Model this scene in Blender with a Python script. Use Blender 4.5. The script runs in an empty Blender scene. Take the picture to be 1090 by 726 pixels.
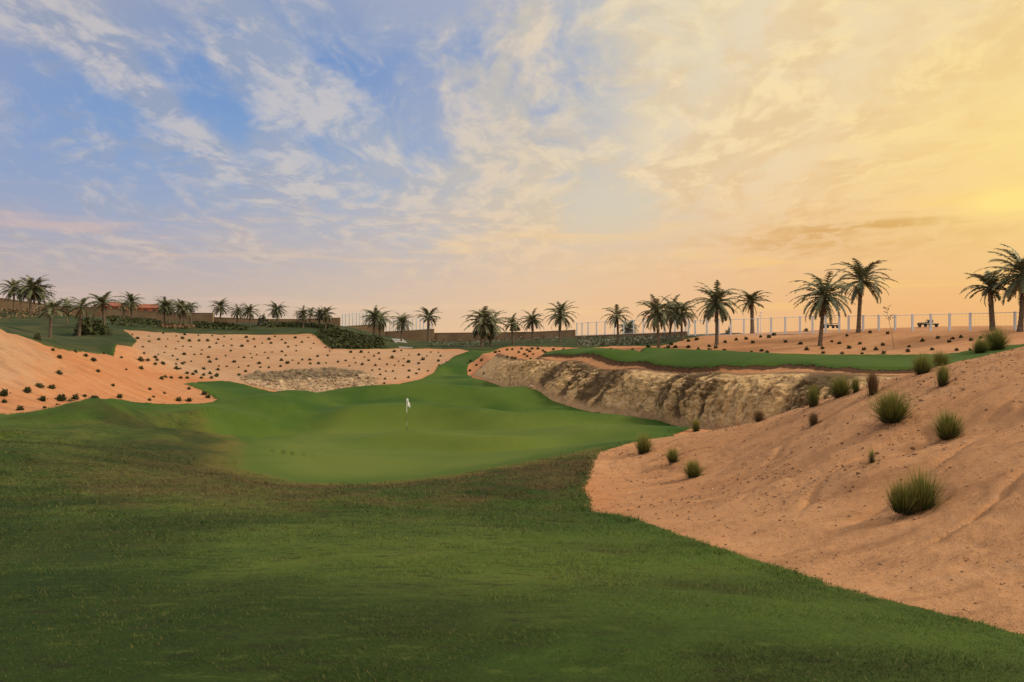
import bpy, math, random
import numpy as np
from mathutils import Vector, Matrix

random.seed(7)
RNG = np.random.default_rng(11)
R = math.radians
scn = bpy.context.scene
col = scn.collection

# ------------------------------------------------------------------ camera
F = 727.0            # focal length in photo pixels (24 mm on 36 mm, 1090 px wide)
CZ = 6.0             # eye height above the level of the putting green
cd = bpy.data.cameras.new('camera'); cam = bpy.data.objects.new('camera', cd); col.objects.link(cam)
cd.lens = 24.0; cd.sensor_width = 36.0; cd.clip_start = 0.1; cd.clip_end = 9000
cam.location = (0, 0, CZ); cam.rotation_euler = (R(90), 0, 0)
scn.camera = cam

# ------------------------------------------------------------------ exposure
scn.view_settings.view_transform = 'Standard'
scn.view_settings.look = 'None'
scn.view_settings.exposure = 0.0
scn.view_settings.gamma = 1.0
scn.view_settings.use_curve_mapping = False
scn.render.resolution_x = 1024; scn.render.resolution_y = 682

# ------------------------------------------------------------------ sun
SUN_AZ, SUN_EL = R(88), R(36)       # azimuth from +Y towards +X
sd_ = bpy.data.lights.new('sun', 'SUN'); sun = bpy.data.objects.new('sun', sd_); col.objects.link(sun)
sd_.energy = 2.7; sd_.angle = R(7); sd_.color = (1.0, 0.86, 0.68)
sdir = Vector((math.sin(SUN_AZ)*math.cos(SUN_EL), math.cos(SUN_AZ)*math.cos(SUN_EL), math.sin(SUN_EL)))
sun.rotation_euler = sdir.to_track_quat('Z', 'Y').to_euler()
sun.location = (0, 0, 60)

def lin(c):
    return tuple(((v/255)/12.92 if v/255 <= 0.04045 else ((v/255+0.055)/1.055)**2.4) for v in c)

# ------------------------------------------------------------------ node helper
class NT:
    def __init__(s, tree):
        s.t = tree; s.n = tree.nodes; s.l = tree.links
    def put(s, sock, v):
        if v is None: return
        if isinstance(v, bpy.types.NodeSocket): s.l.new(v, sock)
        else:
            if sock.type == 'RGBA' and not isinstance(v, (int, float)) and len(v) == 3: v = (*v, 1)
            sock.default_value = v
    def m(s, op, a, b=None, c=None, clamp=False):
        n = s.n.new('ShaderNodeMath'); n.operation = op; n.use_clamp = clamp
        s.put(n.inputs[0], a); s.put(n.inputs[1], b)
        if c is not None: s.put(n.inputs[2], c)
        return n.outputs[0]
    def v(s, op, a, b=None):
        n = s.n.new('ShaderNodeVectorMath'); n.operation = op
        s.put(n.inputs[0], a); s.put(n.inputs[1], b)
        return n.outputs[0]
    def mix(s, f, a, b, mode='MIX'):
        n = s.n.new('ShaderNodeMix'); n.data_type = 'RGBA'; n.blend_type = mode; n.clamp_factor = True
        s.put(n.inputs[0], f); s.put(n.inputs[6], a); s.put(n.inputs[7], b)
        return n.outputs[2]
    def ss(s, x, a, b, lo=0.0, hi=1.0):
        n = s.n.new('ShaderNodeMapRange'); n.interpolation_type = 'SMOOTHSTEP'
        s.put(n.inputs[0], x); s.put(n.inputs[1], a); s.put(n.inputs[2], b); s.put(n.inputs[3], lo); s.put(n.inputs[4], hi)
        return n.outputs[0]
    def noise(s, vec, scale, detail=4, rough=0.55, dist=0.0, col=False):
        n = s.n.new('ShaderNodeTexNoise'); s.put(n.inputs['Vector'], vec)
        n.inputs['Scale'].default_value = scale; n.inputs['Detail'].default_value = detail
        n.inputs['Roughness'].default_value = rough; n.inputs['Distortion'].default_value = dist
        return n.outputs[1] if col else n.outputs[0]
    def voro(s, vec, scale, feature='F1', out='Distance', rnd=1.0):
        n = s.n.new('ShaderNodeTexVoronoi'); n.feature = feature; s.put(n.inputs['Vector'], vec)
        n.inputs['Scale'].default_value = scale; n.inputs['Randomness'].default_value = rnd
        return n.outputs[out]
    def comb(s, x, y, z):
        n = s.n.new('ShaderNodeCombineXYZ'); s.put(n.inputs[0], x); s.put(n.inputs[1], y); s.put(n.inputs[2], z)
        return n.outputs[0]
    def sep(s, v):
        n = s.n.new('ShaderNodeSeparateXYZ'); s.put(n.inputs[0], v); return n.outputs
    def attr(s, name, out='Fac'):
        n = s.n.new('ShaderNodeAttribute'); n.attribute_name = name; return n.outputs[out]
    def ramp(s, f, stops):
        n = s.n.new('ShaderNodeValToRGB'); e = n.color_ramp.elements
        while len(e) < len(stops): e.new(0.5)
        for el, (p, c) in zip(e, stops): el.position = p; el.color = (*c, 1)
        s.put(n.inputs[0], f); return n.outputs[0]
    def mapping(s, vec, loc=(0,0,0), rot=(0,0,0), sc=(1,1,1)):
        n = s.n.new('ShaderNodeMapping'); s.put(n.inputs[0], vec)
        n.inputs[1].default_value = loc; n.inputs[2].default_value = rot; n.inputs[3].default_value = sc
        return n.outputs[0]

# ------------------------------------------------------------------ sky (world)
W = bpy.data.worlds.new('World'); scn.world = W; W.use_nodes = True
W.cycles.sampling_method = 'MANUAL'; W.cycles.sample_map_resolution = 512
t = NT(W.node_tree)
for n in list(t.n): t.n.remove(n)
BGS = 0.1
out = t.n.new('ShaderNodeOutputWorld'); bg = t.n.new('ShaderNodeBackground'); bg.inputs[1].default_value = BGS
t.l.new(bg.outputs[0], out.inputs[0])
sky = t.n.new('ShaderNodeTexSky'); sky.sky_type = 'NISHITA'; sky.sun_disc = False
sky.sun_elevation = SUN_EL; sky.sun_rotation = SUN_AZ
sky.air_density = 1.0; sky.dust_density = 0.6; sky.ozone_density = 2.2
tc = t.n.new('ShaderNodeTexCoord')
d = tc.outputs['Generated']
x, y, z = t.sep(d)
az = t.m('MULTIPLY', t.m('ARCTAN2', x, y), 180/math.pi)
el = t.m('MULTIPLY', t.m('ARCSINE', z), 180/math.pi)
def lobe(a0, e0, sa, se, rot=0.0):
    """a soft patch of sky round one compass bearing and height (degrees)"""
    da = t.m('SUBTRACT', az, a0); de = t.m('SUBTRACT', el, e0)
    c, s_ = math.cos(R(rot)), math.sin(R(rot))
    u = t.m('ADD', t.m('MULTIPLY', da, c), t.m('MULTIPLY', de, s_))
    w = t.m('SUBTRACT', t.m('MULTIPLY', de, c), t.m('MULTIPLY', da, s_))
    q = t.m('ADD', t.m('POWER', t.m('ABSOLUTE', t.m('DIVIDE', u, sa)), 2.0), t.m('POWER', t.m('ABSOLUTE', t.m('DIVIDE', w, se)), 2.0))
    return t.m('EXPONENT', t.m('MULTIPLY', q, -1.0))
def C(c): return tuple(v/BGS for v in lin(c))
# cloud sheet coordinates: the bearing projected on a flat layer overhead
zz = t.m('ADD', t.m('MAXIMUM', z, 0.0), 0.16)
px_ = t.m('DIVIDE', x, zz); py_ = t.m('DIVIDE', y, zz)
plane = t.comb(px_, py_, 0.0)
warpv = t.v('SUBTRACT', t.noise(plane, 0.9, 3, 0.5, 0, True), (0.5, 0.5, 0.5))
wn = t.n.new('ShaderNodeVectorMath'); wn.operation = 'SCALE'; t.l.new(warpv, wn.inputs[0]); wn.inputs['Scale'].default_value = 0.7
pw = t.v('ADD', plane, wn.outputs[0])
streak = t.noise(t.mapping(pw, (3.1, 1.7, 0), (0, 0, R(14)), (1.9, 0.60, 1)), 1.9, 9, 0.58, 0.2)
puff = t.noise(t.mapping(pw, (7.0, 2.0, 4.0), (0, 0, R(24)), (1.5, 1.0, 1)), 7.0, 7, 0.62, 0.3)
big = t.noise(t.mapping(plane, (1.3, 5.2, 2.0)), 0.55, 3, 0.5)
# --- clear sky: Nishita, cooled a little
clear = t.mix(0.7, sky.outputs[0], C((106, 152, 214)))
# --- horizon haze, pink-grey on the left through to orange on the right
azn = t.ss(az, -40.0, 40.0)
hz_col = t.ramp(azn, [(0.0, C((206, 180, 158))), (0.3, C((226, 192, 156))), (0.55, C((237, 194, 150))), (0.8, C((238, 186, 134))), (1.0, C((240, 180, 116)))])
hz2_col = t.ramp(azn, [(0.0, C((134, 162, 202))), (0.35, C((158, 184, 208))), (0.6, C((206, 206, 186))), (0.8, C((236, 214, 174))), (1.0, C((248, 217, 158)))])
f_h1 = t.m('EXPONENT', t.m('MULTIPLY', t.m('POWER', t.m('DIVIDE', t.m('MAXIMUM', el, 0.0), t.ss(az, -40.0, 45.0, 7.6, 11.0)), 1.7), -1.0))
f_h2 = t.m('MULTIPLY', t.ss(el, 22.0, 8.0), 0.86)
base = t.mix(f_h2, clear, hz2_col)
base = t.mix(t.m('MULTIPLY', lobe(9.5, 10.5, 7.0, 3.4, -5), 0.8), base, C((198, 210, 200)))
# veil: thin high cloud that thickens to the right
veil_col = t.ramp(azn, [(0.0, C((158, 166, 190))), (0.35, C((186, 188, 196))), (0.6, C((214, 206, 188))), (0.85, C((242, 222, 182))), (1.0, C((250, 222, 164)))])
veil = t.ss(t.m('ADD', t.m('ADD', t.m('MULTIPLY', big, 0.9), t.m('MULTIPLY', puff, 0.25)), t.ss(az, -12.0, 26.0, -0.05, 0.34)), 0.42, 0.86)
veil = t.m('MULTIPLY', veil, t.m('SUBTRACT', 0.9, t.m('MULTIPLY', lobe(9.5, 10.5, 7.0, 3.4, -5), 0.6)))
holes = [(-31.5, 16.0, 6.0, 2.4, -6, 1.0), (-23.3, 16.8, 3.4, 1.9, -38, 1.0), (-11.0, 20.3, 5.0, 1.5, -12, 0.45), (-7.0, 14.3, 2.6, 2.0, -40, 0.7),
         (-15.5, 15.8, 3.0, 1.2, -20, 0.7), (-35.0, 11.4, 6.0, 1.2, -4, 0.7), (2.0, 20.5, 4.0, 1.6, 0, 0.2)]
blue_holes = None
for h_ in holes:
    l_ = t.m('MULTIPLY', lobe(*h_[:5]), h_[5]); blue_holes = l_ if blue_holes is None else t.m('MAXIMUM', blue_holes, l_)
blue_holes = t.m('MINIMUM', blue_holes, 1.0)
veil = t.m('MULTIPLY', veil, t.m('SUBTRACT', 1.0, t.m('MULTIPLY', blue_holes, 0.8)))
base = t.mix(veil, base, veil_col)
# upper grey bank at the top left
greyb = t.m('MULTIPLY', t.m('MAXIMUM', lobe(-33.0, 26.0, 13.0, 6.0, 12), t.m('MAXIMUM', lobe(-6.0, 27.5, 18.0, 5.2, 0), t.m('MULTIPLY', lobe(-4.0, 19.5, 8.0, 5.0, -10), 0.75))), t.ss(big, 0.25, 0.6, 0.5, 0.95))
base = t.mix(greyb, base, t.ramp(azn, [(0.0, C((162, 164, 180))), (0.5, C((176, 180, 196))), (0.75, C((222, 212, 182))), (1.0, C((246, 218, 158)))]))
# --- broken cloud
cd_ = t.m('ADD', t.m('MULTIPLY', streak, 0.72), t.m('MULTIPLY', puff, 0.42))
streaks = [(-29.8, 19.2, 5.5, 1.1, -41, 0.34), (-33.0, 22.0, 3.5, 2.6, -30, 0.16), (-16.5, 18.5, 9.0, 1.8, -31, 0.16), (-24.5, 13.7, 13.0, 1.7, -10, 0.12), (-10.0, 12.3, 9.0, 2.2, -24, 0.13),
           (0.0, 10.0, 3.6, 5.0, -20, 0.17), (14.0, 19.0, 14.0, 7.0, 0, 0.08), (-27.0, 6.6, 9.0, 1.0, 2, 0.12), (30.0, 16.0, 10.0, 5.0, 0, 0.06)]
band = None
for h_ in streaks:
    l_ = t.m('MULTIPLY', lobe(*h_[:5]), h_[5]); band = l_ if band is None else t.m('ADD', band, l_)
band = t.m('SUBTRACT', band, t.m('MULTIPLY', blue_holes, 0.13))
band = t.m('SUBTRACT', band, t.m('MULTIPLY', lobe(9.5, 10.5, 6.0, 3.0, -5), 0.10))
cov = t.m('ADD', cd_, band)
cl = t.ss(cov, 0.48, 0.72)
cl = t.m('MULTIPLY', cl, t.ss(el, 1.5, 7.0))
cl_lit = t.ramp(azn, [(0.0, C((206, 198, 194))), (0.3, C((218, 208, 196))), (0.5, C((238, 216, 180))), (0.7, C((250, 228, 184))), (1.0, C((255, 228, 160)))])
cl_dark = t.ramp(azn, [(0.0, C((150, 160, 182))), (0.3, C((170, 178, 192))), (0.5, C((206, 196, 176))), (0.7, C((224, 200, 160))), (1.0, C((234, 198, 140)))])
relief = t.ss(t.noise(t.mapping(pw, (7.06, 2.1, 4.0), (0, 0, R(24)), (1.5, 1.0, 1)), 5.5, 7, 0.62), 0.42, 0.60)
clc = t.mix(relief, cl_dark, cl_lit)
base = t.mix(t.m('MULTIPLY', cl, 0.70), base, clc)
base = t.mix(f_h1, base, hz_col)
# thin flat bars of cloud low over the horizon
bars = t.noise(t.comb(t.m('MULTIPLY', az, 0.035), t.m('MULTIPLY', el, 0.34), 3.0), 1.6, 6, 0.6, 0.4)
bfac = t.m('MULTIPLY', t.ss(bars, 0.52, 0.72), t.m('MULTIPLY', t.ss(el, 0.5, 4.0), t.ss(el, 13.0, 7.0)))
base = t.mix(t.m('MULTIPLY', bfac, 0.6), base, t.ramp(azn, [(0.0, C((214, 184, 174))), (0.4, C((244, 208, 160))), (0.75, C((250, 206, 128))), (1.0, C((255, 206, 110)))]))
dbar = t.m('MULTIPLY', t.ss(bars, 0.60, 0.36), t.m('MULTIPLY', lobe(30.0, 8.6, 14.0, 2.0, 5), 0.95))
dbar = t.m('MULTIPLY', dbar, t.ss(puff, 0.38, 0.56, 0.3, 1.0))
base = t.mix(dbar, base, C((214, 164, 96)))
# --- the low sun behind cloud on the right
glow = t.m('ADD', t.m('MULTIPLY', lobe(38.5, 12.5, 9.0, 7.0), 0.6), t.m('MULTIPLY', lobe(36.2, 9.4, 2.4, 0.8), 0.85))
base = t.mix(glow, base, C((255, 226, 138)))
# unseen sky overhead and behind the camera, brightened as added fill light
over = t.m('MAXIMUM', t.m('MULTIPLY', t.ss(el, 32.0, 60.0), 0.7), t.m('MULTIPLY', t.ss(y, 0.15, -0.35), t.ss(el, -2.0, 10.0)))
base = t.mix(t.m('MULTIPLY', over, 0.75), base, tuple(v/BGS for v in (1.30, 1.12, 0.94)))
below = t.ss(el, -1.0, -6.0)
base = t.mix(below, base, tuple(v/BGS for v in (0.25, 0.18, 0.12)))
t.l.new(base, bg.inputs[0])

# ------------------------------------------------------------------ tagging helpers
def tag(o, label=None, cat=None, group=None, kind=None):
    if label: o['label'] = label
    if cat: o['category'] = cat
    if group: o['group'] = group
    if kind: o['kind'] = kind
    return o
def empty(name, loc, rz=0.0, sc=1.0):
    o = bpy.data.objects.new(name, None); col.objects.link(o)
    o.location = loc; o.rotation_euler = (0, 0, rz); o.scale = (sc, sc, sc) if not isinstance(sc, tuple) else sc
    o.empty_display_size = 0.3
    return o
def link_mesh(name, me, parent=None):
    o = bpy.data.objects.new(name, me); col.objects.link(o)
    if parent: o.parent = parent
    return o
def mesh_np(name, v, f, mat=None, smooth=False, attrs=None):
    """mesh from a vertex array and an (n,3) or (n,4) face array"""
    v = np.asarray(v, dtype=np.float32); f = np.asarray(f, dtype=np.int32)
    me = bpy.data.meshes.new(name); k = f.shape[1]
    me.vertices.add(len(v)); me.vertices.foreach_set('co', v.ravel())
    me.loops.add(f.size); me.loops.foreach_set('vertex_index', f.ravel())
    me.polygons.add(len(f)); me.polygons.foreach_set('loop_start', np.arange(0, f.size, k, dtype=np.int32))
    me.polygons.foreach_set('use_smooth', np.full(len(f), smooth, dtype=bool))
    if attrs:
        for nm, a in attrs.items():
            at = me.attributes.new(nm, 'FLOAT', 'POINT'); at.data.foreach_set('value', np.asarray(a, dtype=np.float32))
    me.update(calc_edges=True)
    if mat: me.materials.append(mat)
    return me
class MB:
    """collects boxes and tubes into one mesh"""
    def __init__(s): s.v = []; s.f = []; s.a = []
    def add(s, v, f, a=0.0):
        o = len(s.v); s.v += [tuple(p) for p in v]; s.f += [tuple(i+o for i in q) for q in f]; s.a += [a]*len(v)
    def box(s, c, size, rz=0.0, bev=0.0, a=0.0):
        hx, hy, hz = size[0]/2, size[1]/2, size[2]/2
        cr, sr = math.cos(rz), math.sin(rz); P = []
        b = min(bev, hx*.9, hy*.9, hz*.9)
        for zz, k in ((-hz, b), (-hz+b, 0), (hz-b, 0), (hz, b)):
            for sx, sy in ((-1,-1),(1,-1),(1,1),(-1,1)):
                X, Y = sx*(hx-k), sy*(hy-k)
                P.append((c[0]+X*cr-Y*sr, c[1]+X*sr+Y*cr, c[2]+zz))
        fs = [(3,2,1,0), (12,13,14,15)]
        for l in range(3):
            for i in range(4):
                j = (i+1) % 4; fs.append((l*4+i, l*4+j, l*4+4+j, l*4+4+i))
        s.add(P, fs, a)
    def tube(s, pts, rad, n=8, a=0.0):
        P = []; fs = []; pts = [Vector(p) for p in pts]
        up = Vector((0.13, 0.31, 1)).normalized()
        for i, p in enumerate(pts):
            tg = (pts[min(i+1, len(pts)-1)] - pts[max(i-1, 0)]).normalized()
            r_ = rad[i] if hasattr(rad, '__len__') else rad
            u = tg.cross(Vector((1, 0, 0)) if abs(tg.x) < .9 else Vector((0, 1, 0))).normalized(); w = tg.cross(u)
            for k in range(n):
                an = 2*math.pi*k/n; P.append(p + (u*math.cos(an) + w*math.sin(an))*r_)
        for i in range(len(pts)-1):
            for k in range(n):
                k2 = (k+1) % n; fs.append((i*n+k, i*n+k2, (i+1)*n+k2, (i+1)*n+k))
        fs.append(tuple(range(n-1, -1, -1))); L = (len(pts)-1)*n; fs.append(tuple(L+k for k in range(n)))
        s.add(P, fs, a)
    def mesh(s, name, mat, smooth=False):
        me = bpy.data.meshes.new(name); me.from_pydata(s.v, [], s.f); me.update()
        me.materials.append(mat)
        at = me.attributes.new('tint', 'FLOAT', 'POINT'); at.data.foreach_set('value', np.array(s.a, dtype=np.float32))
        if smooth: me.polygons.foreach_set('use_smooth', np.ones(len(me.polygons), dtype=bool))
        return me
    def build(s, name, mat, parent=None, smooth=False):
        return link_mesh(name, s.mesh(name, mat, smooth), parent)

# ------------------------------------------------------------------ numpy noise
def _hash(ix, iy, seed):
    h = (ix.astype(np.int64)*374761393 + iy.astype(np.int64)*668265263 + seed*974634777) & 0x7fffffff
    h = ((h ^ (h >> 13))*1274126177) & 0x7fffffff
    h = h ^ (h >> 16)
    return (h & 0xffff)/65535.0
def vnoise(x, y, seed=0):
    ix = np.floor(x); iy = np.floor(y); fx = x-ix; fy = y-iy
    fx = fx*fx*fx*(fx*(fx*6-15)+10); fy = fy*fy*fy*(fy*(fy*6-15)+10)
    a = _hash(ix, iy, seed); b = _hash(ix+1, iy, seed); c = _hash(ix, iy+1, seed); e = _hash(ix+1, iy+1, seed)
    return (a*(1-fx)+b*fx)*(1-fy) + (c*(1-fx)+e*fx)*fy
def fbm(x, y, oct=4, seed=0, gain=0.5):
    s = np.zeros_like(x, dtype=float); a = 1.0; tot = 0.0
    for i in range(oct):
        s += a*(vnoise(x, y, seed+i*17)-0.5); tot += a; a *= gain; x = x*2.03+3.7; y = y*1.97+9.2
    return s/tot*2
def sstep(x, a, b):
    u = np.clip((x-a)/(b-a), 0, 1); return u*u*(3-2*u)

# ------------------------------------------------------------------ terrain control points (bearing, height seen, metres ahead)
def P3(px, py, d): return ((px-545)/F*d, d, CZ-(py-363)/F*d)
common = [P3(*c) for c in [
 # foreground
 (545,726,3.6),(0,726,3.7),(250,726,3.6),(800,726,3.6),(1090,726,3.6),(545,640,5.6),(250,640,5.7),(0,650,5.6),(780,640,5.4),
 (545,570,10),(250,570,10),(0,580,9.4),(0,520,15.5),(180,530,15),(380,530,17),(545,515,18.5),
 # front lip of the green
 (100,480,23),(240,502,24),(310,514,22.5),(380,516,22),(450,511,22.7),(540,496,24.5),(600,485,26),(655,474,28),
 (300,490,29.5),(433,466,39),(350,470,37),(520,470,37.5),(600,455,43),(433,432,56),(350,438,53),(540,440,53),(433,416,68),(560,428,59),
 (680,452,44),(240,460,39),(170,455,37),(120,440,36),
 (320,425,66),(400,415,72),(447,405,79),(475,392,88),(490,401,86),(488,383,99),(515,374,108),(470,376,108),
 # left sand mound
 (0,445,33),(55,446,33),(100,434,38),(125,426,41),(160,431,44),(228,432,46),(207,409,62),(240,408,63),(275,415,64),
 (0,420,36),(0,385,39.5),(0,349,43),(40,400,40),(40,372,45),(18,357,46),(60,378,46),(100,395,46),(100,378,52),(150,400,54),(190,412,55),
 (-200,440,28),(-200,380,38),(-200,330,46),(-150,520,15),(-160,310,70),
 # grass hill on the left
 (48,369,54),(62,372,56),(80,367,70),(52,361,92),(83,359,92),(111,350,105),(30,336,122),(75,345,110),(0,338,115),(0,330,140),(113,377,58),(140,369,70),
 # wide sand slope
 (150,394,66),(170,385,76),(200,402,66),(135,353,108),(200,356,108),(240,357,110),(200,375,90),(250,395,80),(290,357,112),(335,356,113),
 (330,408,75),(330,395,82),(300,380,92),(380,400,79),(400,385,92),(350,372,105),(424,371,110),(440,388,96),(400,372,108),
 # grass bank and boundary
 (150,343,135),(180,346,125),(200,344,140),(250,347,130),(300,347,130),(340,350,130),(300,346.5,152),(200,343.5,152),(100,339.5,155),(0,331,160),(360,347,150),
 (380,360,128),(400,357,152),(440,368,162),(420,364,160),(456,367,135),(480,365,152),(512,369,122),(550,363,152),(546,368,122),(596,364,132),(600,361,150),(658,367,118),(620,366,135),
 (650,361,142),(720,362,125),(700,369,108),(540,370,112),(580,370,110),
 (763,366,105),(800,357,116),(740,359,122),(850,356,113),(873,367,99),(915,355,104),(950,370,92),(950,357,100),(1040,355,93),(1000,368,85),(1100,354,88),(1250,352,80),(1300,370,60),
 (760,374,97),(870,377,91),(980,378,80),(680,376,98),
]]
common += [(-25,-12,4.3),(0,-10,4.6),(18,-10,5.6),(-60,0,4.4),(60,0,8.5),(-90,60,9),(-130,140,10),(110,60,8),(170,130,7),(-60,190,8),(60,190,6.2),(0,200,6.3),(-160,200,8),(160,200,6.4),(12,0,4.9),(22,2,6.2)]
low = [P3(*c) for c in [
 # right-hand sand hill
 (1090,682,4.6),(980,652,5.6),(900,630,6.4),(820,603,8),(740,578,10),(655,550,13.8),(624,520,17.6),(632,492,23),(660,477,26.5),(700,467,29),
 (975,540,9.4),(1010,461,12.4),(950,446,13.6),(1090,500,8.6),(1090,420,12.2),(1090,590,6.2),(870,500,12.6),(800,505,14.6),(738,509,18),(716,493,20.5),(928,491,11.2),
 (1090,369,17.5),(1050,377,17.5),(1003,391,18),(900,417,20.5),(867,430,21.5),(808,448,24),(775,455,26),(741,460,29),
 (1250,330,18),(1250,420,10),(1250,560,6.2),
 # back of that hill
 (740,468,33),(810,468,30),(900,456,28),(1003,430,26),(1090,405,26),(1250,385,26),
 # foot of the rock face
 (734,452,46),(690,445,49.5),(650,440,52),(600,431,57),(570,419,62),(531,409,72),(502,400,83),(497,390,91),
 (800,460,41),(900,452,38),(1010,435,36),(1120,420,34),(520,415,70),(640,446,49),
]]
high = [P3(*c) for c in [
 (575,384,67),(620,387,61.5),(671,391,56.5),(698,393.5,53),(737,396.5,49),(760,398,47),(790,396,46.5),(860,398,43),(925,402,40.5),(960,402,39),(1010,401,38),(1120,398,36),(1300,396,34),
 (545,382,74),(522,379,84),(515,376,97),(600,377,84),(650,380,76),(750,384,70),(850,386,62),(950,389,56),(1050,388,52),(1200,385,48),(640,373,100),(590,375,98),
]]
def tps_fit(pts, reg):
    p = np.array(pts); X = p[:, :2]/50.0; n = len(p)
    r2 = ((X[:, None]-X[None])**2).sum(-1); K = 0.5*r2*np.log(r2+1e-12)
    A = np.zeros((n+3, n+3)); A[:n, :n] = K + reg*np.eye(n); A[:n, n] = 1; A[:n, n+1:] = X; A[n, :n] = 1; A[n+1:, :n] = X.T
    w = np.linalg.solve(A, np.concatenate([p[:, 2], np.zeros(3)]))
    return X, w
def tps_eval(fit, x, y):
    X, w = fit; x = np.asarray(x, float).ravel()/50; y = np.asarray(y, float).ravel()/50; n = len(X); res = np.empty_like(x)
    for i in range(0, len(x), 20000):
        a, b = x[i:i+20000, None], y[i:i+20000, None]
        r2 = (a-X[None, :, 0])**2 + (b-X[None, :, 1])**2
        res[i:i+20000] = (0.5*r2*np.log(r2+1e-12)) @ w[:n] + w[n] + w[n+1]*a[:, 0] + w[n+2]*b[:, 0]
    return res
FL = tps_fit(common+low, 2e-4); FH = tps_fit(common+high, 2e-4)

def resample(pl, n):
    pl = np.array(pl, float); s = np.concatenate([[0], np.cumsum(np.hypot(*np.diff(pl[:, :2], axis=0).T))])
    u = np.linspace(0, s[-1], n); return np.stack([np.interp(u, s, pl[:, k]) for k in range(pl.shape[1])], 1)
def XY(px, d): return ((px-545)/F*d, d)
BASE_L = [XY(*c) for c in [(506,118),(500,108),(497,97),(497,90),(502,83),(516,77),(531,72),(550,66.5),(570,62),(586,59.5),(600,57.3),(625,54.5),(650,52),(671,50.5),(696,48.7),(734,45.5),(800,41),(900,38),(1010,35.5),(1120,33.5),(1300,31)]]
TOP_L  = [XY(*c) for c in [(520,118),(515,108),(513,101),(517,94),(524,87),(535,80.5),(547,76),(560,71),(576,67.5),(592,65),(605,63.5),(630,60.5),(655,58),(678,56),(700,53.3),(737,49.5),(795,46.3),(880,43),(990,39),(1120,36.5),(1300,34.5)]]
def poly_sd(poly, x, y, cap=25.0):
    """signed distance to a polygon, positive inside"""
    poly = np.array(poly, float)[:, :2]; x = np.asarray(x, float).ravel(); y = np.asarray(y, float).ravel()
    res = np.full(x.shape, -cap)
    lo, hi = poly.min(0)-cap, poly.max(0)+cap
    idx = np.where((x > lo[0]) & (x < hi[0]) & (y > lo[1]) & (y < hi[1]))[0]
    if len(idx) == 0: return res
    X, Y = x[idx], y[idx]; d2 = np.full(X.shape, 1e12); ins = np.zeros(X.shape, bool)
    for a, b in zip(poly, np.roll(poly, -1, 0)):
        ex, ey = b-a; L = ex*ex+ey*ey+1e-12
        u = np.clip(((X-a[0])*ex+(Y-a[1])*ey)/L, 0, 1)
        d2 = np.minimum(d2, (X-a[0]-u*ex)**2+(Y-a[1]-u*ey)**2)
        c = (a[1] > Y) != (b[1] > Y)
        with np.errstate(divide='ignore', invalid='ignore'):
            ins ^= c & (X < (b[0]-a[0])*(Y-a[1])/(b[1]-a[1]+1e-15)+a[0])
    res[idx] = np.clip(np.where(ins, 1, -1)*np.sqrt(d2), -cap, cap); return res
BASE_P = BASE_L + [(80, 60), (120, 135), (40, 138), (0, 138)]
TOP_P = TOP_L + [(78, 60), (118, 133), (40, 136), (2, 136)]
GREENISH = []
def H(x, y, detail=True):
    x = np.asarray(x, float); sh = x.shape; x = x.ravel(); y = np.asarray(y, float).ravel()
    lo = tps_eval(FL, x, y)
    h = lo
    m = np.where((x > -30) & (x < 130) & (y > 25) & (y < 145))[0]
    if len(m):
        sb = poly_sd(BASE_P, x[m], y[m]); st = poly_sd(TOP_P, x[m], y[m])
        a = np.clip(sb, 0, None); b = np.clip(-st, 0, None)
        tt = np.where(st >= 0, 1.0, a/(a+b+1e-6)); tt = np.where(sb <= 0, 0.0, tt)
        hi = tps_eval(FH, x[m], y[m])
        steep = sstep(y[m], 84, 70)
        prof = tt + steep*((1-(1-tt)**1.6)-tt)*0.6
        h[m] = lo[m]*(1-prof) + hi*prof
    r = np.hypot(x, y); far = sstep(r, 190, 330)
    h = h*(1-far) + (CZ-1.6)*far
    back = sstep(y, -12, -40)*(1-far); h = h*(1-back) + 5.0*back
    if detail:
        k = sstep(r, 6, 30)
        h = h + 0.13*k*fbm(x/9.0, y/9.0, 3, 3)*(1-far) + 0.75*sstep(y, 24, 34)*sstep(y, 84, 62)*sstep(np.abs(x+6), 26, 14)*fbm(x/16.0+0.5*y/16, y/6.5, 2, 5) + 0.05*fbm(x/2.2, y/2.2, 3, 8)*sstep(r, 2, 8)*(1-far)
    return h.reshape(sh)

_ds = np.geomspace(2.2, 300, 900)
def cast(pts, detail=True):
    """where the ray at each bearing/height meets the ground -> world (x,y,z)"""
    pts = np.array(pts, float); dx = (pts[:, 0]-545)/F; dz = -(pts[:, 1]-363)/F
    Xg = dx[:, None]*_ds; Yg = np.broadcast_to(_ds, Xg.shape)
    hh = H(Xg, Yg, detail); ray = CZ + dz[:, None]*_ds; below = ray < hh
    res = []
    for i in range(len(pts)):
        k = np.argmax(below[i]) if below[i].any() else len(_ds)-1
        k = max(k, 1); g0 = ray[i, k-1]-hh[i, k-1]; g1 = ray[i, k]-hh[i, k]
        u = np.clip(g0/(g0-g1+1e-9), 0, 1) if below[i].any() else 0
        dd = _ds[k-1]+(_ds[k]-_ds[k-1])*u
        res.append((dx[i]*dd, dd, hh[i, k-1]*(1-u)+hh[i, k]*u))
    return np.array(res)
def smooth_poly(pts, it=2, closed=False):
    p = np.array(pts, float)
    for _ in range(it):
        a, b = p[:-1], p[1:]; q = np.empty((2*len(a), p.shape[1])); q[0::2] = a*.75+b*.25; q[1::2] = a*.25+b*.75
        p = np.vstack([p[:1], q, p[-1:]])
    return p

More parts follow.
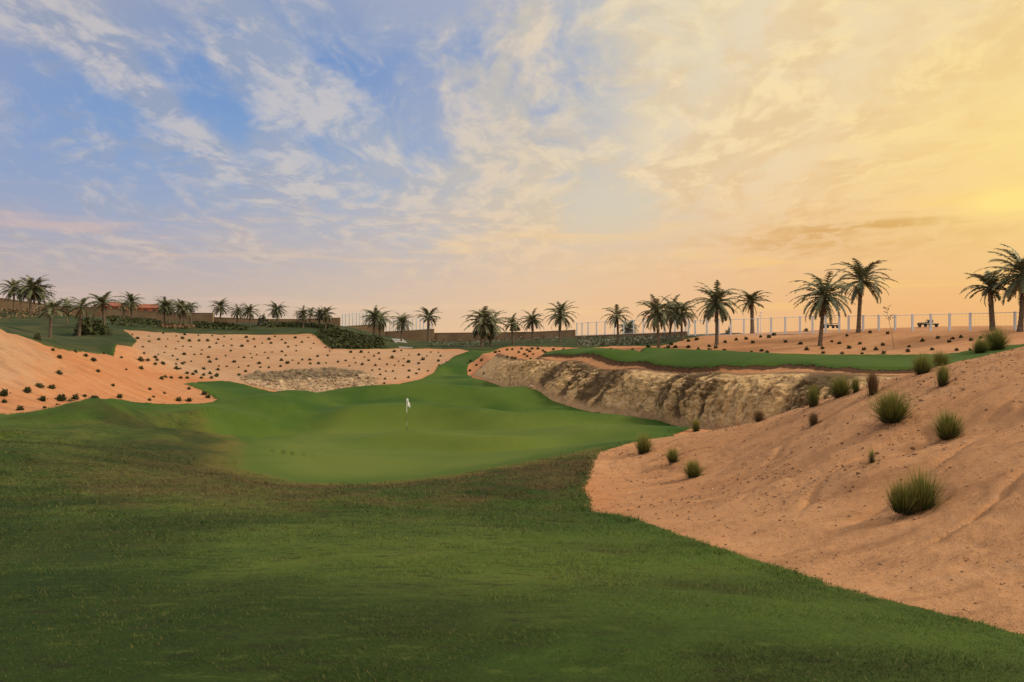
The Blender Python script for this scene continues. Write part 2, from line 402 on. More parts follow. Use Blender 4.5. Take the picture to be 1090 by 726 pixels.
# ------------------------------------------------------------------ regions on the ground
left_edge = [(-160,452),(-60,446),(0,442),(28,445),(55,446),(88,442),(106,432.5),(115,426),(132,428),(159,431),(181,433.6),(205,434),(227,432.5),(232,428),(225,422.6),(211,415),(196,409),(211,406.7),(240,407)]
slope_edge = [(259,410),(277,415),(301,422),(322,425),(343,424),(374,420.5),(420,411),(447,404.5),(462,396.5),(475,386),(483,379.5),(500,374)]
path_edge = [(526,374),(510,381),(499,388),(497,395),(503,402.5),(531,409),(565,416),(586,423),(601,430),(629,436.5),(671,441.5),(696,444),(720,445),(736,447)]
hill_edge = [(738,457),(720,462),(690,468),(668,473),(645,480),(634,489),(630,500),(627,510),(621,520),(627,531),(630,545),(655,550),(690,559),(740,577),(780,590),(820,603),(860,617),(900,630),(940,641),(980,651),(1040,667),(1090,682)]
fair_w = np.vstack([cast(left_edge), cast(slope_edge), cast(path_edge), cast(hill_edge)])[:, :2]
fair_poly = np.vstack([fair_w, [(3.75, 3.4), (4.4, 0), (5.5, -12), (5, -40), (-70, -40), (-70, 10), (-40, 27)]])
far_low = [(-300,325),(-120,338),(-30,346),(0,349.5),(18,357),(37,363.5),(48,368),(62,371.5),(77,374.5),(96,376),(110,376.5),(122,374),(141,368),(146,363),(138,356),(131,351),(167,354),(200,355.5),(240,356.5),(290,357),(334,356),(340,361),(347,368),(354,372),(400,372),(424,371.3),(455,371.7),(490,372),(500,373.8)]
far_low2 = [(526,373.5),(534,370.5),(545,369),(600,370),(625,371),(650,369),(700,368.8),(715,366.5),(731,361)]
fl = cast(far_low); fl2 = cast(far_low2)
far_poly = np.vstack([fl[:, :2], fl2[:, :2], [(46, 135), (60, 190), (-170, 190), (-190, 120)]])
plat_px = [(571,382),(580,377.5),(595,374.5),(610,372.7),(640,373),(652,375.5),(682,376.8),(720,375.5),(760,374.8),(800,376),(830,377),(900,377.6),(965,378),(1005,378)]
plat_far = cast(plat_px)[:, :2]
plat_near = np.array([XY(*c) for c in [(1300,37),(1120,38.2),(990,40.6),(925,42),(880,43.6),(860,45),(795,47.3),(760,48.5),(737,50),(700,54),(678,57),(655,59.3),(630,62),(605,65.3),(592,67),(576,70)]])
plat_poly = np.vstack([plat_far, [(80, 78), (90, 50)], plat_near])
green_poly = cast([(243,497),(275,508),(310,513),(380,515),(450,510),(540,495.5),(600,483),(650,468),(690,461),(680,452),(600,449),(540,447),(440,438),(350,441),(295,455),(262,475)])[:, :2]
front_poly = np.vstack([cast([(-200,452),(-60,449),(40,450),(110,440),(150,440),(215,452),(255,476),(248,500),(310,515.5),(380,517),(450,512),(540,498),(600,486),(634,478)])[:, :2], [(3.75, 22), (3.0, 17), (3.4, 3), (4, -30), (-60, -30)]])
mid_poly = np.vstack([cast([(131,351),(240,356),(334,356),(352,372),(424,371),(494,373),(470,390),(420,411),(322,424),(260,409),(215,401),(180,392),(150,378)])[:, :2]])
stone_poly = cast([(252,401),(275,397),(310,394),(355,392),(385,395),(400,400),(408,406),(390,415),(350,423),(322,424.5),(300,420),(275,412)])[:, :2]
greystone_poly = cast([(254,401),(275,396),(330,392.5),(365,391.5),(392,398),(380,402),(340,403.5),(300,405),(268,406)])[:, :2]
TIERS = [(smooth_poly(cast(q, False)[:, :2], 3), a_h*1.35, a_w) for q, a_h, a_w in [([(345,472),(442,471.5),(540,475),(610,465)], 0.42, 1.1), ([(310,446),(380,444.5),(470,446),(560,452),(630,445.5),(730,446)], 0.48, 1.6),
  ([(255,437),(330,431),(400,427),(500,424),(570,432)], 0.55, 2.2), ([(40,462),(110,446),(170,449),(215,452),(290,440)], 0.5, 1.6), ([(120,470),(190,468),(255,480)], 0.4, 1.3)]]
crest_poly = cast([(-120,330),(-40,338),(0,351),(15,354),(45,371),(58,384),(48,404),(25,414),(0,412),(-60,415)])[:, :2]
def masks(x, y):
    a = poly_sd(fair_poly, x, y); b = poly_sd(far_poly, x, y); c = poly_sd(plat_poly, x, y)
    g = np.maximum(np.maximum(a, b), c)
    return a, b, c, g
def Hs(x, y):
    """finished ground height: turf stands a little proud of the sand"""
    x = np.asarray(x, float); sh = x.shape; xr, yr = x.ravel(), np.asarray(y, float).ravel()
    h = H(xr, yr); a, b, c, g = masks(xr, yr)
    lip = 0.06 + 0.12*sstep(yr, 30, 70)
    h = h + lip*sstep(g, -0.12, 0.12+0.004*yr) + 0.22*sstep(c, -0.25, 0.05)*sstep(yr, 76, 66)
    k = np.where((np.abs(xr+2) < 40) & (yr > 20) & (yr < 85))[0]
    for pl, hh_, w_ in TIERS:
        d_, e_ = _line_d(pl, xr[k], yr[k]); h[k] += hh_*(np.exp(-(d_/w_)**2)*0.8 + 0.35*np.exp(-(np.clip(d_, 0, None)/(w_*2.6))**2)*sstep(d_, -0.9*w_, 0.9*w_) - 0.45*np.exp(-((d_+w_*1.5)/(w_*1.1))**2))*sstep(e_, 0, 5)
    s = (g < 0) & (np.hypot(xr, yr) < 60)
    sand = sstep(-g, 0.0, 0.6)
    n = fbm(xr*0.9+fbm(xr*.3, yr*.3, 2, 5), yr*1.6, 5, 21, 0.6)*0.085 + np.abs(fbm(xr*.5+yr*.33, yr*.22-xr*.05, 4, 31))*-0.10
    u_, v_ = xr*0.83+yr*0.55, -xr*0.55+yr*0.83
    f_ = fbm(u_/5.5, v_/1.5, 3, 83, 0.45); n = n - 0.075*np.exp(-(f_/0.055)**2)*sstep(fbm(xr*.35, yr*.35, 2, 88), -0.15, 0.25)
    h = h + np.where(s, n*sand, 0)
    return h.reshape(sh)
def _line_d(pl, x, y):
    pl = np.array(pl); bd = np.full(x.shape, 1e9); sg = np.zeros(x.shape)
    for a, b in zip(pl[:-1], pl[1:]):
        e = b-a; L = (e**2).sum()+1e-9; u = np.clip(((x-a[0])*e[0]+(y-a[1])*e[1])/L, 0, 1)
        dx, dy = x-a[0]-u*e[0], y-a[1]-u*e[1]; d_ = np.hypot(dx, dy); k = d_ < bd
        bd = np.where(k, d_, bd); sg = np.where(k, np.sign(e[0]*dy-e[1]*dx), sg)
    return bd*sg, np.minimum(np.hypot(x-pl[0, 0], y-pl[0, 1]), np.hypot(x-pl[-1, 0], y-pl[-1, 1]))
def on_ground(x, y): return float(Hs(np.array([x]), np.array([y]))[0])

# ------------------------------------------------------------------ materials
MATS = {}
def new_mat(name, rough=0.9, spec=0.2):
    m = bpy.data.materials.new(name); m.use_nodes = True; t = NT(m.node_tree)
    b = m.node_tree.nodes['Principled BSDF']; b.inputs['Roughness'].default_value = rough; b.inputs['Specular IOR Level'].default_value = spec
    MATS[name] = m; return m, t, b
def pos(t): return t.n.new('ShaderNodeNewGeometry').outputs['Position']
def bump(t, b, h, strength, dist):
    n = t.n.new('ShaderNodeBump'); n.inputs['Strength'].default_value = strength; n.inputs['Distance'].default_value = dist
    t.l.new(h, n.inputs['Height']); t.l.new(n.outputs[0], b.inputs['Normal']); return n
def grass_color(t, p):
    """turf colour from the kind of mowing and from wear, the same for the ground and the blades on it"""
    gr = t.attr('green_sd'); fr = t.attr('front_sd'); bk = t.attr('bank_sd'); pl = t.attr('raised_sd')
    n1 = t.noise(p, 0.16, 4, 0.55); n2 = t.noise(p, 0.7, 5, 0.6); n3 = t.noise(t.mapping(p, (0,0,0), (0,0,R(12)), (1.0, 2.6, 1)), 3.2, 5, 0.68)
    fair = t.mix(t.ss(n1, 0.35, 0.65), (0.032, 0.074, 0.010), (0.064, 0.108, 0.015))
    rough_ = t.mix(t.ss(t.m('ADD', t.m('MULTIPLY', n1, 0.6), t.m('MULTIPLY', n2, 0.4)), 0.36, 0.64), (0.027, 0.058, 0.008), (0.078, 0.114, 0.018))
    rough_ = t.mix(t.m('MULTIPLY', t.ss(t.noise(t.mapping(p, (4,2,0), (0,0,0.2), (1.0,1.6,1.0)), 0.17, 3, 0.5), 0.44, 0.62), 0.7), rough_, (0.012, 0.028, 0.005))
    # worn brownish turf, most of it in a belt along the front lip of the green
    belt = t.m('MULTIPLY', t.ss(fr, -0.6, 0.6), t.ss(gr, -16.0, -3.0))
    wear = t.m('ADD', t.m('MULTIPLY', n2, 0.45), t.m('ADD', t.m('MULTIPLY', n3, 0.50), t.m('MULTIPLY', n1, 0.20)))
    wf = t.m('MULTIPLY', t.ss(t.m('ADD', wear, t.m('MULTIPLY', belt, 0.13)), 0.60, 0.74), t.m('MULTIPLY', t.ss(belt, 0.0, 1.0, 0.22, 0.85), t.ss(t.sep(p)[0], -16.0, -7.0, 0.35, 1.0)))
    rough_ = t.mix(wf, rough_, t.mix(t.ss(n3, 0.4, 0.62), (0.115, 0.075, 0.028), (0.060, 0.032, 0.016)))
    dark = t.ss(n3, 0.52, 0.66)
    rough_ = t.mix(t.m('MULTIPLY', dark, 0.7), rough_, (0.020, 0.026, 0.009))
    rough_ = t.mix(t.m('MULTIPLY', t.ss(t.noise(p, 0.33, 3, 0.5), 0.52, 0.68), 0.5), rough_, (0.018, 0.036, 0.008))
    rough_ = t.mix(t.m('MULTIPLY', t.ss(n3, 0.45, 0.30), 0.5), rough_, (0.080, 0.106, 0.021))
    softe = t.ss(gr, -3.0, -9.0)
    c = t.mix(t.ss(t.m('ADD', fr, t.m('MULTIPLY', t.m('SUBTRACT', n2, 0.5), t.m('ADD', 1.6, t.m('MULTIPLY', softe, 9.0)))), t.m('SUBTRACT', -0.4, t.m('MULTIPLY', softe, 1.5)), t.m('ADD', 0.5, t.m('MULTIPLY', softe, 3.5))), fair, rough_)
    green = t.mix(t.ss(n1, 0.38, 0.62), (0.108, 0.142, 0.024), (0.084, 0.124, 0.020))
    c = t.mix(t.m('MULTIPLY', t.ss(t.m('ADD', gr, t.m('MULTIPLY', t.m('SUBTRACT', n2, 0.5), 2.5)), -1.2, 2.6), 0.9), c, green)
    # pale collar of longer grass at the front lip
    col_ = t.m('MULTIPLY', t.m('MULTIPLY', t.ss(fr, -0.7, 0.1), t.ss(fr, 1.6, 0.3)), t.ss(gr, -6.0, -2.0))
    c = t.mix(t.m('MULTIPLY', col_, t.ss(n2, 0.3, 0.6, 0.25, 0.75)), c, (0.125, 0.112, 0.026))
    bank = t.mix(t.ss(t.noise(p, 0.22, 5, 0.6), 0.40, 0.66), (0.026, 0.044, 0.013), (0.064, 0.064, 0.024))
    c = t.mix(t.m('MULTIPLY', t.ss(t.noise(p, 24.0, 3, 0.7), 0.45, 0.75), 0.35), c, t.mix(0.5, c, (0.012, 0.022, 0.004)))
    c = t.mix(t.ss(bk, -0.2, 0.4), c, bank)
    raised = t.mix(t.ss(n1, 0.35, 0.65), (0.036, 0.074, 0.010), (0.052, 0.096, 0.014))
    c = t.mix(t.ss(pl, -0.2, 0.3), c, raised)
    return c
def sand_color(t, p):
    pale = t.attr('pale_sd'); st = t.attr('stone_sd'); gs = t.attr('grey_sd'); hill = t.attr('hill')
    n1 = t.noise(p, 0.12, 4, 0.6); n2 = t.noise(p, 1.3, 6, 0.62); n3 = t.noise(p, 9.0, 6, 0.7)
    strk = t.noise(t.mapping(p, (0,0,0), (0,0,R(-32)), (0.35, 1.7, 1.0)), 1.1, 6, 0.62, 0.4)
    org = t.mix(t.ss(n1, 0.35, 0.65), (0.44, 0.180, 0.070), (0.46, 0.220, 0.102))
    paleC = t.mix(t.ss(n1, 0.3, 0.7), (0.39, 0.225, 0.122), (0.42, 0.268, 0.160))
    brn = t.mix(t.ss(n1, 0.3, 0.7), (0.42, 0.205, 0.090), (0.48, 0.255, 0.120))
    c = t.mix(t.ss(t.m('ADD', pale, t.m('MULTIPLY', t.m('SUBTRACT', n2, 0.5), 5.0)), -2.0, 2.0), org, paleC)
    c = t.mix(hill, c, brn)
    c = t.mix(t.m('MULTIPLY', t.ss(strk, 0.50, 0.66), 0.60), c, t.mix(0.6, c, (0.20, 0.095, 0.046)))
    c = t.mix(t.m('MULTIPLY', t.ss(strk, 0.46, 0.34), 0.40), c, t.mix(0.5, c, (0.56, 0.34, 0.19)))
    c = t.mix(t.m('MULTIPLY', t.ss(n3, 0.54, 0.70), 0.42), c, (0.20, 0.098, 0.048))
    c = t.mix(t.m('MULTIPLY', t.ss(n3, 0.46, 0.32), 0.35), c, (0.52, 0.31, 0.175))
    n4 = t.noise(p, 42.0, 3, 0.7)
    c = t.mix(t.m('MULTIPLY', t.ss(n4, 0.56, 0.72), 0.55), c, (0.13, 0.066, 0.034))
    c = t.mix(t.m('MULTIPLY', t.ss(n4, 0.42, 0.30), 0.40), c, (0.50, 0.32, 0.19))
    c = t.mix(t.m('MULTIPLY', t.ss(n2, 0.52, 0.70), 0.42), c, t.mix(0.5, c, (0.20, 0.10, 0.05)))
    stc = t.mix(t.ss(t.voro(p, 1.6, 'F1', 'Color') , 0.2, 0.8), (0.24, 0.155, 0.09), (0.43, 0.29, 0.17))
    c = t.mix(t.m('MULTIPLY', t.ss(t.m('ADD', st, t.m('MULTIPLY', t.m('SUBTRACT', n2, 0.5), 3.0)), -0.8, 1.0), 0.85), c, stc)
    gsc = t.mix(n2, (0.115, 0.098, 0.062), (0.21, 0.17, 0.105))
    c = t.mix(t.m('MULTIPLY', t.ss(t.m('ADD', gs, t.m('MULTIPLY', t.m('SUBTRACT', n2, 0.5), 4.0)), -0.8, 1.2), 0.85), c, gsc)
    return c, n2, n3, strk

m, t, b = new_mat('ground', 0.95, 0.12)
p = pos(t)
gsd = t.attr('grass_sd')
nz = t.m('ADD', t.m('MULTIPLY', t.m('SUBTRACT', t.noise(p, 2.2, 5, 0.65), 0.5), 0.55), t.m('MULTIPLY', t.m('SUBTRACT', t.noise(p, 11.0, 3, 0.6), 0.5), 0.22))
gm = t.ss(t.m('ADD', gsd, nz), -0.04, 0.06)
gc = grass_color(t, p); sc_, n2, n3, strk = sand_color(t, p)
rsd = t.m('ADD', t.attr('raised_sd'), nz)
edge_shade = t.m('MULTIPLY', t.m('MULTIPLY', t.ss(rsd, -0.42, -0.25), t.ss(rsd, 0.12, 0.02)), t.ss(t.sep(p)[1], 76.0, 68.0))  # shadow line under the raised turf edge, painted into the ground colour
t.l.new(t.mix(t.m('MULTIPLY', edge_shade, 0.9), t.mix(gm, sc_, gc), (0.045, 0.026, 0.014)), b.inputs['Base Color'])
hs = t.m('ADD', t.m('MULTIPLY', n2, 0.05), t.m('ADD', t.m('MULTIPLY', n3, 0.022), t.m('MULTIPLY', strk, 0.09)))
hs = t.m('ADD', t.m('MULTIPLY', hs, 1.5), t.m('MULTIPLY', t.noise(p, 30.0, 4, 0.75), 0.022))
hg = t.m('ADD', t.m('MULTIPLY', t.noise(p, 14.0, 4, 0.7), 0.03), t.m('MULTIPLY', t.noise(p, 3.0, 4, 0.6), 0.05))
smoothg = t.ss(t.attr('front_sd'), -0.5, 0.5, 0.35, 1.0)
hg = t.m('MULTIPLY', hg, smoothg)
hmix = t.m('ADD', t.m('MULTIPLY', hs, t.m('SUBTRACT', 1.0, gm)), t.m('MULTIPLY', hg, gm))
bump(t, b, hmix, 0.9, 1.0)
GROUND = m

# ------------------------------------------------------------------ ground sheet
ang = np.concatenate([np.linspace(-54, 54, 640, endpoint=False), np.linspace(54, 306, 100, endpoint=False)])
rr = np.concatenate([[0.4, 0.9, 1.4, 1.8, 2.1], np.geomspace(2.3, 200, 400), np.geomspace(210, 6000, 36)])
A, RR = np.meshgrid(np.radians(ang), rr)
gx = (RR*np.sin(A)).ravel(); gy = (RR*np.cos(A)).ravel()
gz = Hs(gx, gy)
na, nr = len(ang), len(rr)
a_, b_, c_, g_ = masks(gx, gy)
# keep the sheet well under the rock face that is built in front of it
sb = poly_sd(BASE_P, gx, gy); st_ = poly_sd(TOP_P, gx, gy)
face = (sb > 0) & (st_ < 0) & (gy < 82)
gz = gz - np.where(face, 0.45*np.sin(np.pi*np.clip(sb/(sb-st_+1e-6), 0, 1))*sstep(gy, 82, 74), 0)
hill = sstep(gx, 1.0, 3.0)*sstep(gy, 36, 30) + sstep(gx, 20, 34)*sstep(gy, 60, 66)*0.8 + 0.6*sstep(poly_sd(BASE_P, gx, gy), -1.5, 0)*sstep(gy, 80, 70)
att = dict(grass_sd=g_, green_sd=poly_sd(green_poly, gx, gy), front_sd=poly_sd(front_poly, gx, gy), bank_sd=b_, raised_sd=c_,
           pale_sd=np.maximum(poly_sd(mid_poly, gx, gy), poly_sd(crest_poly, gx, gy)-0.5), stone_sd=poly_sd(stone_poly, gx, gy), grey_sd=poly_sd(greystone_poly, gx, gy), hill=np.clip(hill, 0, 1))
V = np.stack([gx, gy, gz], 1)
i, j = np.meshgrid(np.arange(nr-1), np.arange(na), indexing='ij'); j2 = (j+1) % na
Q = np.stack([i*na+j, i*na+j2, (i+1)*na+j2, (i+1)*na+j], -1).reshape(-1, 4)[:, ::-1]
cap = np.array([[k, (k+1) % na] for k in range(na)])
# vertex normals of the whole sheet, so the pieces shade as one
fn = np.cross(V[Q[:, 1]]-V[Q[:, 0]], V[Q[:, 2]]-V[Q[:, 0]])
vn = np.zeros_like(V)
for k in range(4): np.add.at(vn, Q[:, k], fn)
vn /= np.linalg.norm(vn, axis=1)[:, None]+1e-12
fm = lambda a: a[Q].mean(1)
kind = np.zeros(len(Q), int)
kind[fm(a_) > 0] = 1; kind[(fm(a_) > 0) & (fm(att['green_sd']) > 0)] = 2; kind[fm(c_) > 0] = 3; kind[fm(b_) > 0] = 4
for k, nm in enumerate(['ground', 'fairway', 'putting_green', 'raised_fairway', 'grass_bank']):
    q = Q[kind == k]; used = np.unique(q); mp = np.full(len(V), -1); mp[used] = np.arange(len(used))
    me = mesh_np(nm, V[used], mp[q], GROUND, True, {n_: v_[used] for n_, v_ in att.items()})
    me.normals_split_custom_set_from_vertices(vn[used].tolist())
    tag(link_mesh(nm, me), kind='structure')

# ------------------------------------------------------------------ rock face below the raised fairway
m, t, b = new_mat('rock_face', 0.95, 0.15)
p = pos(t); stn = t.attr('stain'); rib = t.attr('rib'); tv = t.attr('height')
vert = t.attr('vert'); n1 = t.noise(p, 0.5, 5, 0.6); n2 = t.noise(p, 3.4, 8, 0.74); vc = t.sep(t.voro(p, 1.9, 'F1', 'Color'))[0]
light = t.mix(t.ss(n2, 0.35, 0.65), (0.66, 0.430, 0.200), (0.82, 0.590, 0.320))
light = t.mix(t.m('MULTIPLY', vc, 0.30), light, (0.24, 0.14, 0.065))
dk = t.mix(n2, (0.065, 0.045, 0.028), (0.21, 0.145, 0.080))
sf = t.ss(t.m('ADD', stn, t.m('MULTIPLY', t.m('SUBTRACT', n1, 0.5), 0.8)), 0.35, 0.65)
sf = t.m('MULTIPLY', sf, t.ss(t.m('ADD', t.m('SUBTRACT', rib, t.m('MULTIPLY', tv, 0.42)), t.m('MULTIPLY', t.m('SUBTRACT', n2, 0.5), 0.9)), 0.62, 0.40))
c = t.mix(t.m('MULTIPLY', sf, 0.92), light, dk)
crev = t.voro(p, 2.3, 'DISTANCE_TO_EDGE')
c = t.mix(t.m('MULTIPLY', t.ss(n2, 0.47, 0.36), 0.55), c, (0.15, 0.092, 0.046))
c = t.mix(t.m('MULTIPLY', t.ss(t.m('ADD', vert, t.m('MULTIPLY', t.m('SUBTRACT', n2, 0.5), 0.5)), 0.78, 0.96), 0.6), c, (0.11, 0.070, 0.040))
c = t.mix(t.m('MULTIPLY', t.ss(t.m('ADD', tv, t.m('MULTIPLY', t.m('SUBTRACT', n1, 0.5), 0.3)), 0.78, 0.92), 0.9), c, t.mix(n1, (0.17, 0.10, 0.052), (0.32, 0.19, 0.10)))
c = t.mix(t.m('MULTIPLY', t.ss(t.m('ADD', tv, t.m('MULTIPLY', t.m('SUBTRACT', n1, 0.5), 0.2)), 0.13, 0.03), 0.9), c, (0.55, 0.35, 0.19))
t.l.new(c, b.inputs['Base Color'])
bump(t, b, t.m('ADD', t.m('MULTIPLY', n2, 0.22), t.m('MULTIPLY', t.noise(p, 9.0, 5, 0.7), 0.14)), 1.0, 1.3)
ns, nt_ = 1100, 90
bl = resample(smooth_poly(BASE_L, 2), ns); tl = resample(smooth_poly(TOP_L, 2), ns)
s_ = np.linspace(0, 1, ns); tt = np.linspace(-0.06, 1.04, nt_)
S, T = np.meshgrid(s_, tt, indexing='ij')
Tc = np.clip(T, 0, 1)
run = np.concatenate([[0], np.cumsum(np.hypot(*np.diff(bl, axis=0).T))])[:, None]*np.ones_like(T)
depth = (bl[:, 1][:, None])*np.ones_like(T)
strength = sstep(depth, 84, 64)
# plan position: mostly upright in the middle, easing out at head and foot
prof = Tc - 0.10*np.sin(2*np.pi*Tc)*strength
Xc = bl[:, None, 0]*(1-T) + tl[:, None, 0]*T; Yc = bl[:, None, 1]*(1-T) + tl[:, None, 1]*T
zb = Hs(bl[:, 0], bl[:, 1])-0.0; zt = H(tl[:, 0], tl[:, 1])+0.02
up = Tc*(1-strength) + (1-(1-Tc)**2.3)*strength
Zc = zb[:, None]*(1-up) + zt[:, None]*up - np.where(T < 0, 0.5, 0) - np.where(T > 1, 0.25, 0)
nx = (bl-tl); nx = nx/np.linalg.norm(nx, axis=1)[:, None]
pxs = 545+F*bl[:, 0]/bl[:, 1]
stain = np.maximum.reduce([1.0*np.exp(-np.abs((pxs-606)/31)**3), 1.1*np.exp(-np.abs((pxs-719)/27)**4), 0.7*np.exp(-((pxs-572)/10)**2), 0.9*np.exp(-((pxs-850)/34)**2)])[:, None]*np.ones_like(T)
ribv = np.clip(0.45+1.3*fbm(run*1.5-Tc*1.4, T*0.8, 4, 40, 0.6), 0, 1); vert = 1-np.clip(np.abs(fbm(run*1.5-Tc*0.9, T*1.3, 4, 44, 0.6))*3.2, 0, 1)
blocks = fbm(run*0.9, Zc*1.1, 5, 50, 0.6); ridg = 1-np.abs(fbm(run*0.45+3, Zc*.35, 3, 51))
env = np.clip(np.sin(np.pi*np.clip(T*1.02, 0, 1)), 0, 1)**0.6
disp = env*strength*(0.50*blocks + 0.42*fbm(run*2.6, Zc*2.8, 4, 55, 0.65) - 0.35*vert + 0.3*(ridg-0.75) + stain*0.9*(ribv-0.6)) + env*(1-strength)*0.12*blocks
lobe_ = 0.9*fbm(run*0.11, np.zeros_like(run), 2, 60)*env*strength
Xc = Xc + nx[:, None, 0]*(disp+lobe_+0.25*env*strength); Yc = Yc + nx[:, None, 1]*(disp+lobe_+0.25*env*strength); Zc = Zc + 0.25*disp
Vr = np.stack([Xc, Yc, Zc], -1).reshape(-1, 3)
i, j = np.meshgrid(np.arange(ns-1), np.arange(nt_-1), indexing='ij')
Qr = np.stack([i*nt_+j, (i+1)*nt_+j, (i+1)*nt_+j+1, i*nt_+j+1], -1).reshape(-1, 4)
keepf = (depth[:, 0] < 83)
Qr = Qr[np.repeat(keepf[:-1], nt_-1)]
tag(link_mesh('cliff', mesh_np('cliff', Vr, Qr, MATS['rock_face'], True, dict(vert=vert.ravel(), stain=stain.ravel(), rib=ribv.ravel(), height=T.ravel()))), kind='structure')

# ------------------------------------------------------------------ loose stone on the sand slope
m, t, b = new_mat('rubble', 0.95, 0.15)
oi = t.attr('tint'); t.l.new(t.mix(oi, (0.15, 0.115, 0.07), (0.46, 0.33, 0.205)), b.inputs['Base Color'])
def ico():
    g = (1+5**.5)/2
    v = np.array([(-1,g,0),(1,g,0),(-1,-g,0),(1,-g,0),(0,-1,g),(0,1,g),(0,-1,-g),(0,1,-g),(g,0,-1),(g,0,1),(-g,0,-1),(-g,0,1)], float); v /= np.linalg.norm(v[0])
    f = np.array([(0,11,5),(0,5,1),(0,1,7),(0,7,10),(0,10,11),(1,5,9),(5,11,4),(11,10,2),(10,7,6),(7,1,8),(3,9,4),(3,4,2),(3,2,6),(3,6,8),(3,8,9),(4,9,5),(2,4,11),(6,2,10),(8,6,7),(9,8,1)])
    return v, f
IV, IF = ico()
def stones(name, P, S, tint, mat, flat=0.65):
    n = len(P); v = IV[None]*RNG.uniform(0.6, 1.25, (n, 12, 1))
    v = v*np.array([1, 1, flat])*S[:, None, None]*RNG.uniform(0.7, 1.3, (n, 1, 3))
    a = RNG.uniform(0, 6.28, n); ca, sa = np.cos(a)[:, None], np.sin(a)[:, None]
    v = np.stack([v[..., 0]*ca-v[..., 1]*sa, v[..., 0]*sa+v[..., 1]*ca, v[..., 2]], -1) + P[:, None, :]
    f = IF[None]+(np.arange(n)*12)[:, None, None]
    return link_mesh(name, mesh_np(name, v.reshape(-1, 3), f.reshape(-1, 3), mat, False, dict(tint=np.repeat(tint, 12))))
def scatter(poly, n, margin=0.0):
    lo, hi = poly.min(0), poly.max(0); out = []
    while sum(map(len, out)) < n:
        q = RNG.uniform(lo, hi, (n*3, 2)); s = poly_sd(poly, q[:, 0], q[:, 1]); out.append(q[s > margin])
    return np.vstack(out)[:n]
q = scatter(stone_poly, 2600, 0.2); gz_ = poly_sd(greystone_poly, q[:, 0], q[:, 1])
S = np.clip(RNG.lognormal(-1.7, 0.45, len(q)), 0.08, 0.55)
tag(stones('rubble', np.column_stack([q, Hs(q[:, 0], q[:, 1])+S*0.1]), S, np.where(gz_ > 0, RNG.uniform(0, 0.25, len(q)), RNG.uniform(0.3, 1.0, len(q))), m),
    'grey and tan loose stones spread over the hollow of the sand slope', 'rubble', kind='stuff')
k_ = RNG.integers(20, ns-260, 900); q = bl[k_] - nx[k_]*RNG.uniform(-0.9, 0.5, (900, 1)); q = q[q[:, 1] < 76]
q = q[(poly_sd(fair_poly, q[:, 0], q[:, 1]) < -0.1)]
S = np.clip(RNG.lognormal(-2.4, 0.5, len(q)), 0.05, 0.34)
tag(stones('rubble', np.column_stack([q, Hs(q[:, 0], q[:, 1])+S*0.15]), S, RNG.uniform(0.25, 1.0, len(q)), m), 'tan stones fallen along the foot of the cliff', 'rubble', kind='stuff')
# pebbles and clods on the near sand hill
nq = 16000; dq = RNG.uniform(4.2, 26, nq); aq = RNG.uniform(0.06, 0.82, nq); q = np.column_stack([dq*aq, dq])
q = q[(poly_sd(fair_poly, q[:, 0], q[:, 1]) < -0.05) & (poly_sd(BASE_P, q[:, 0], q[:, 1]) < 0)]
q = q[fbm(q[:, 0]*.8, q[:, 1]*.8, 3, 77) > RNG.uniform(-0.7, 0.7, len(q))]
S = np.clip(RNG.lognormal(-4.75, 0.5, len(q)), 0.004, 0.030)*np.clip(q[:, 1]/9, 0.8, 1.6)
m2, t, b = new_mat('clod', 0.95, 0.1); oi = t.attr('tint'); t.l.new(t.mix(oi, (0.16, 0.085, 0.045), (0.48, 0.31, 0.19)), b.inputs['Base Color'])
tag(stones('pebbles', np.column_stack([q, Hs(q[:, 0], q[:, 1])+S*0.15]), S, RNG.uniform(0, 1, len(q))**1.6, m2), 'small clods and pebbles strewn over the right-hand sand hill', 'pebbles', kind='stuff')

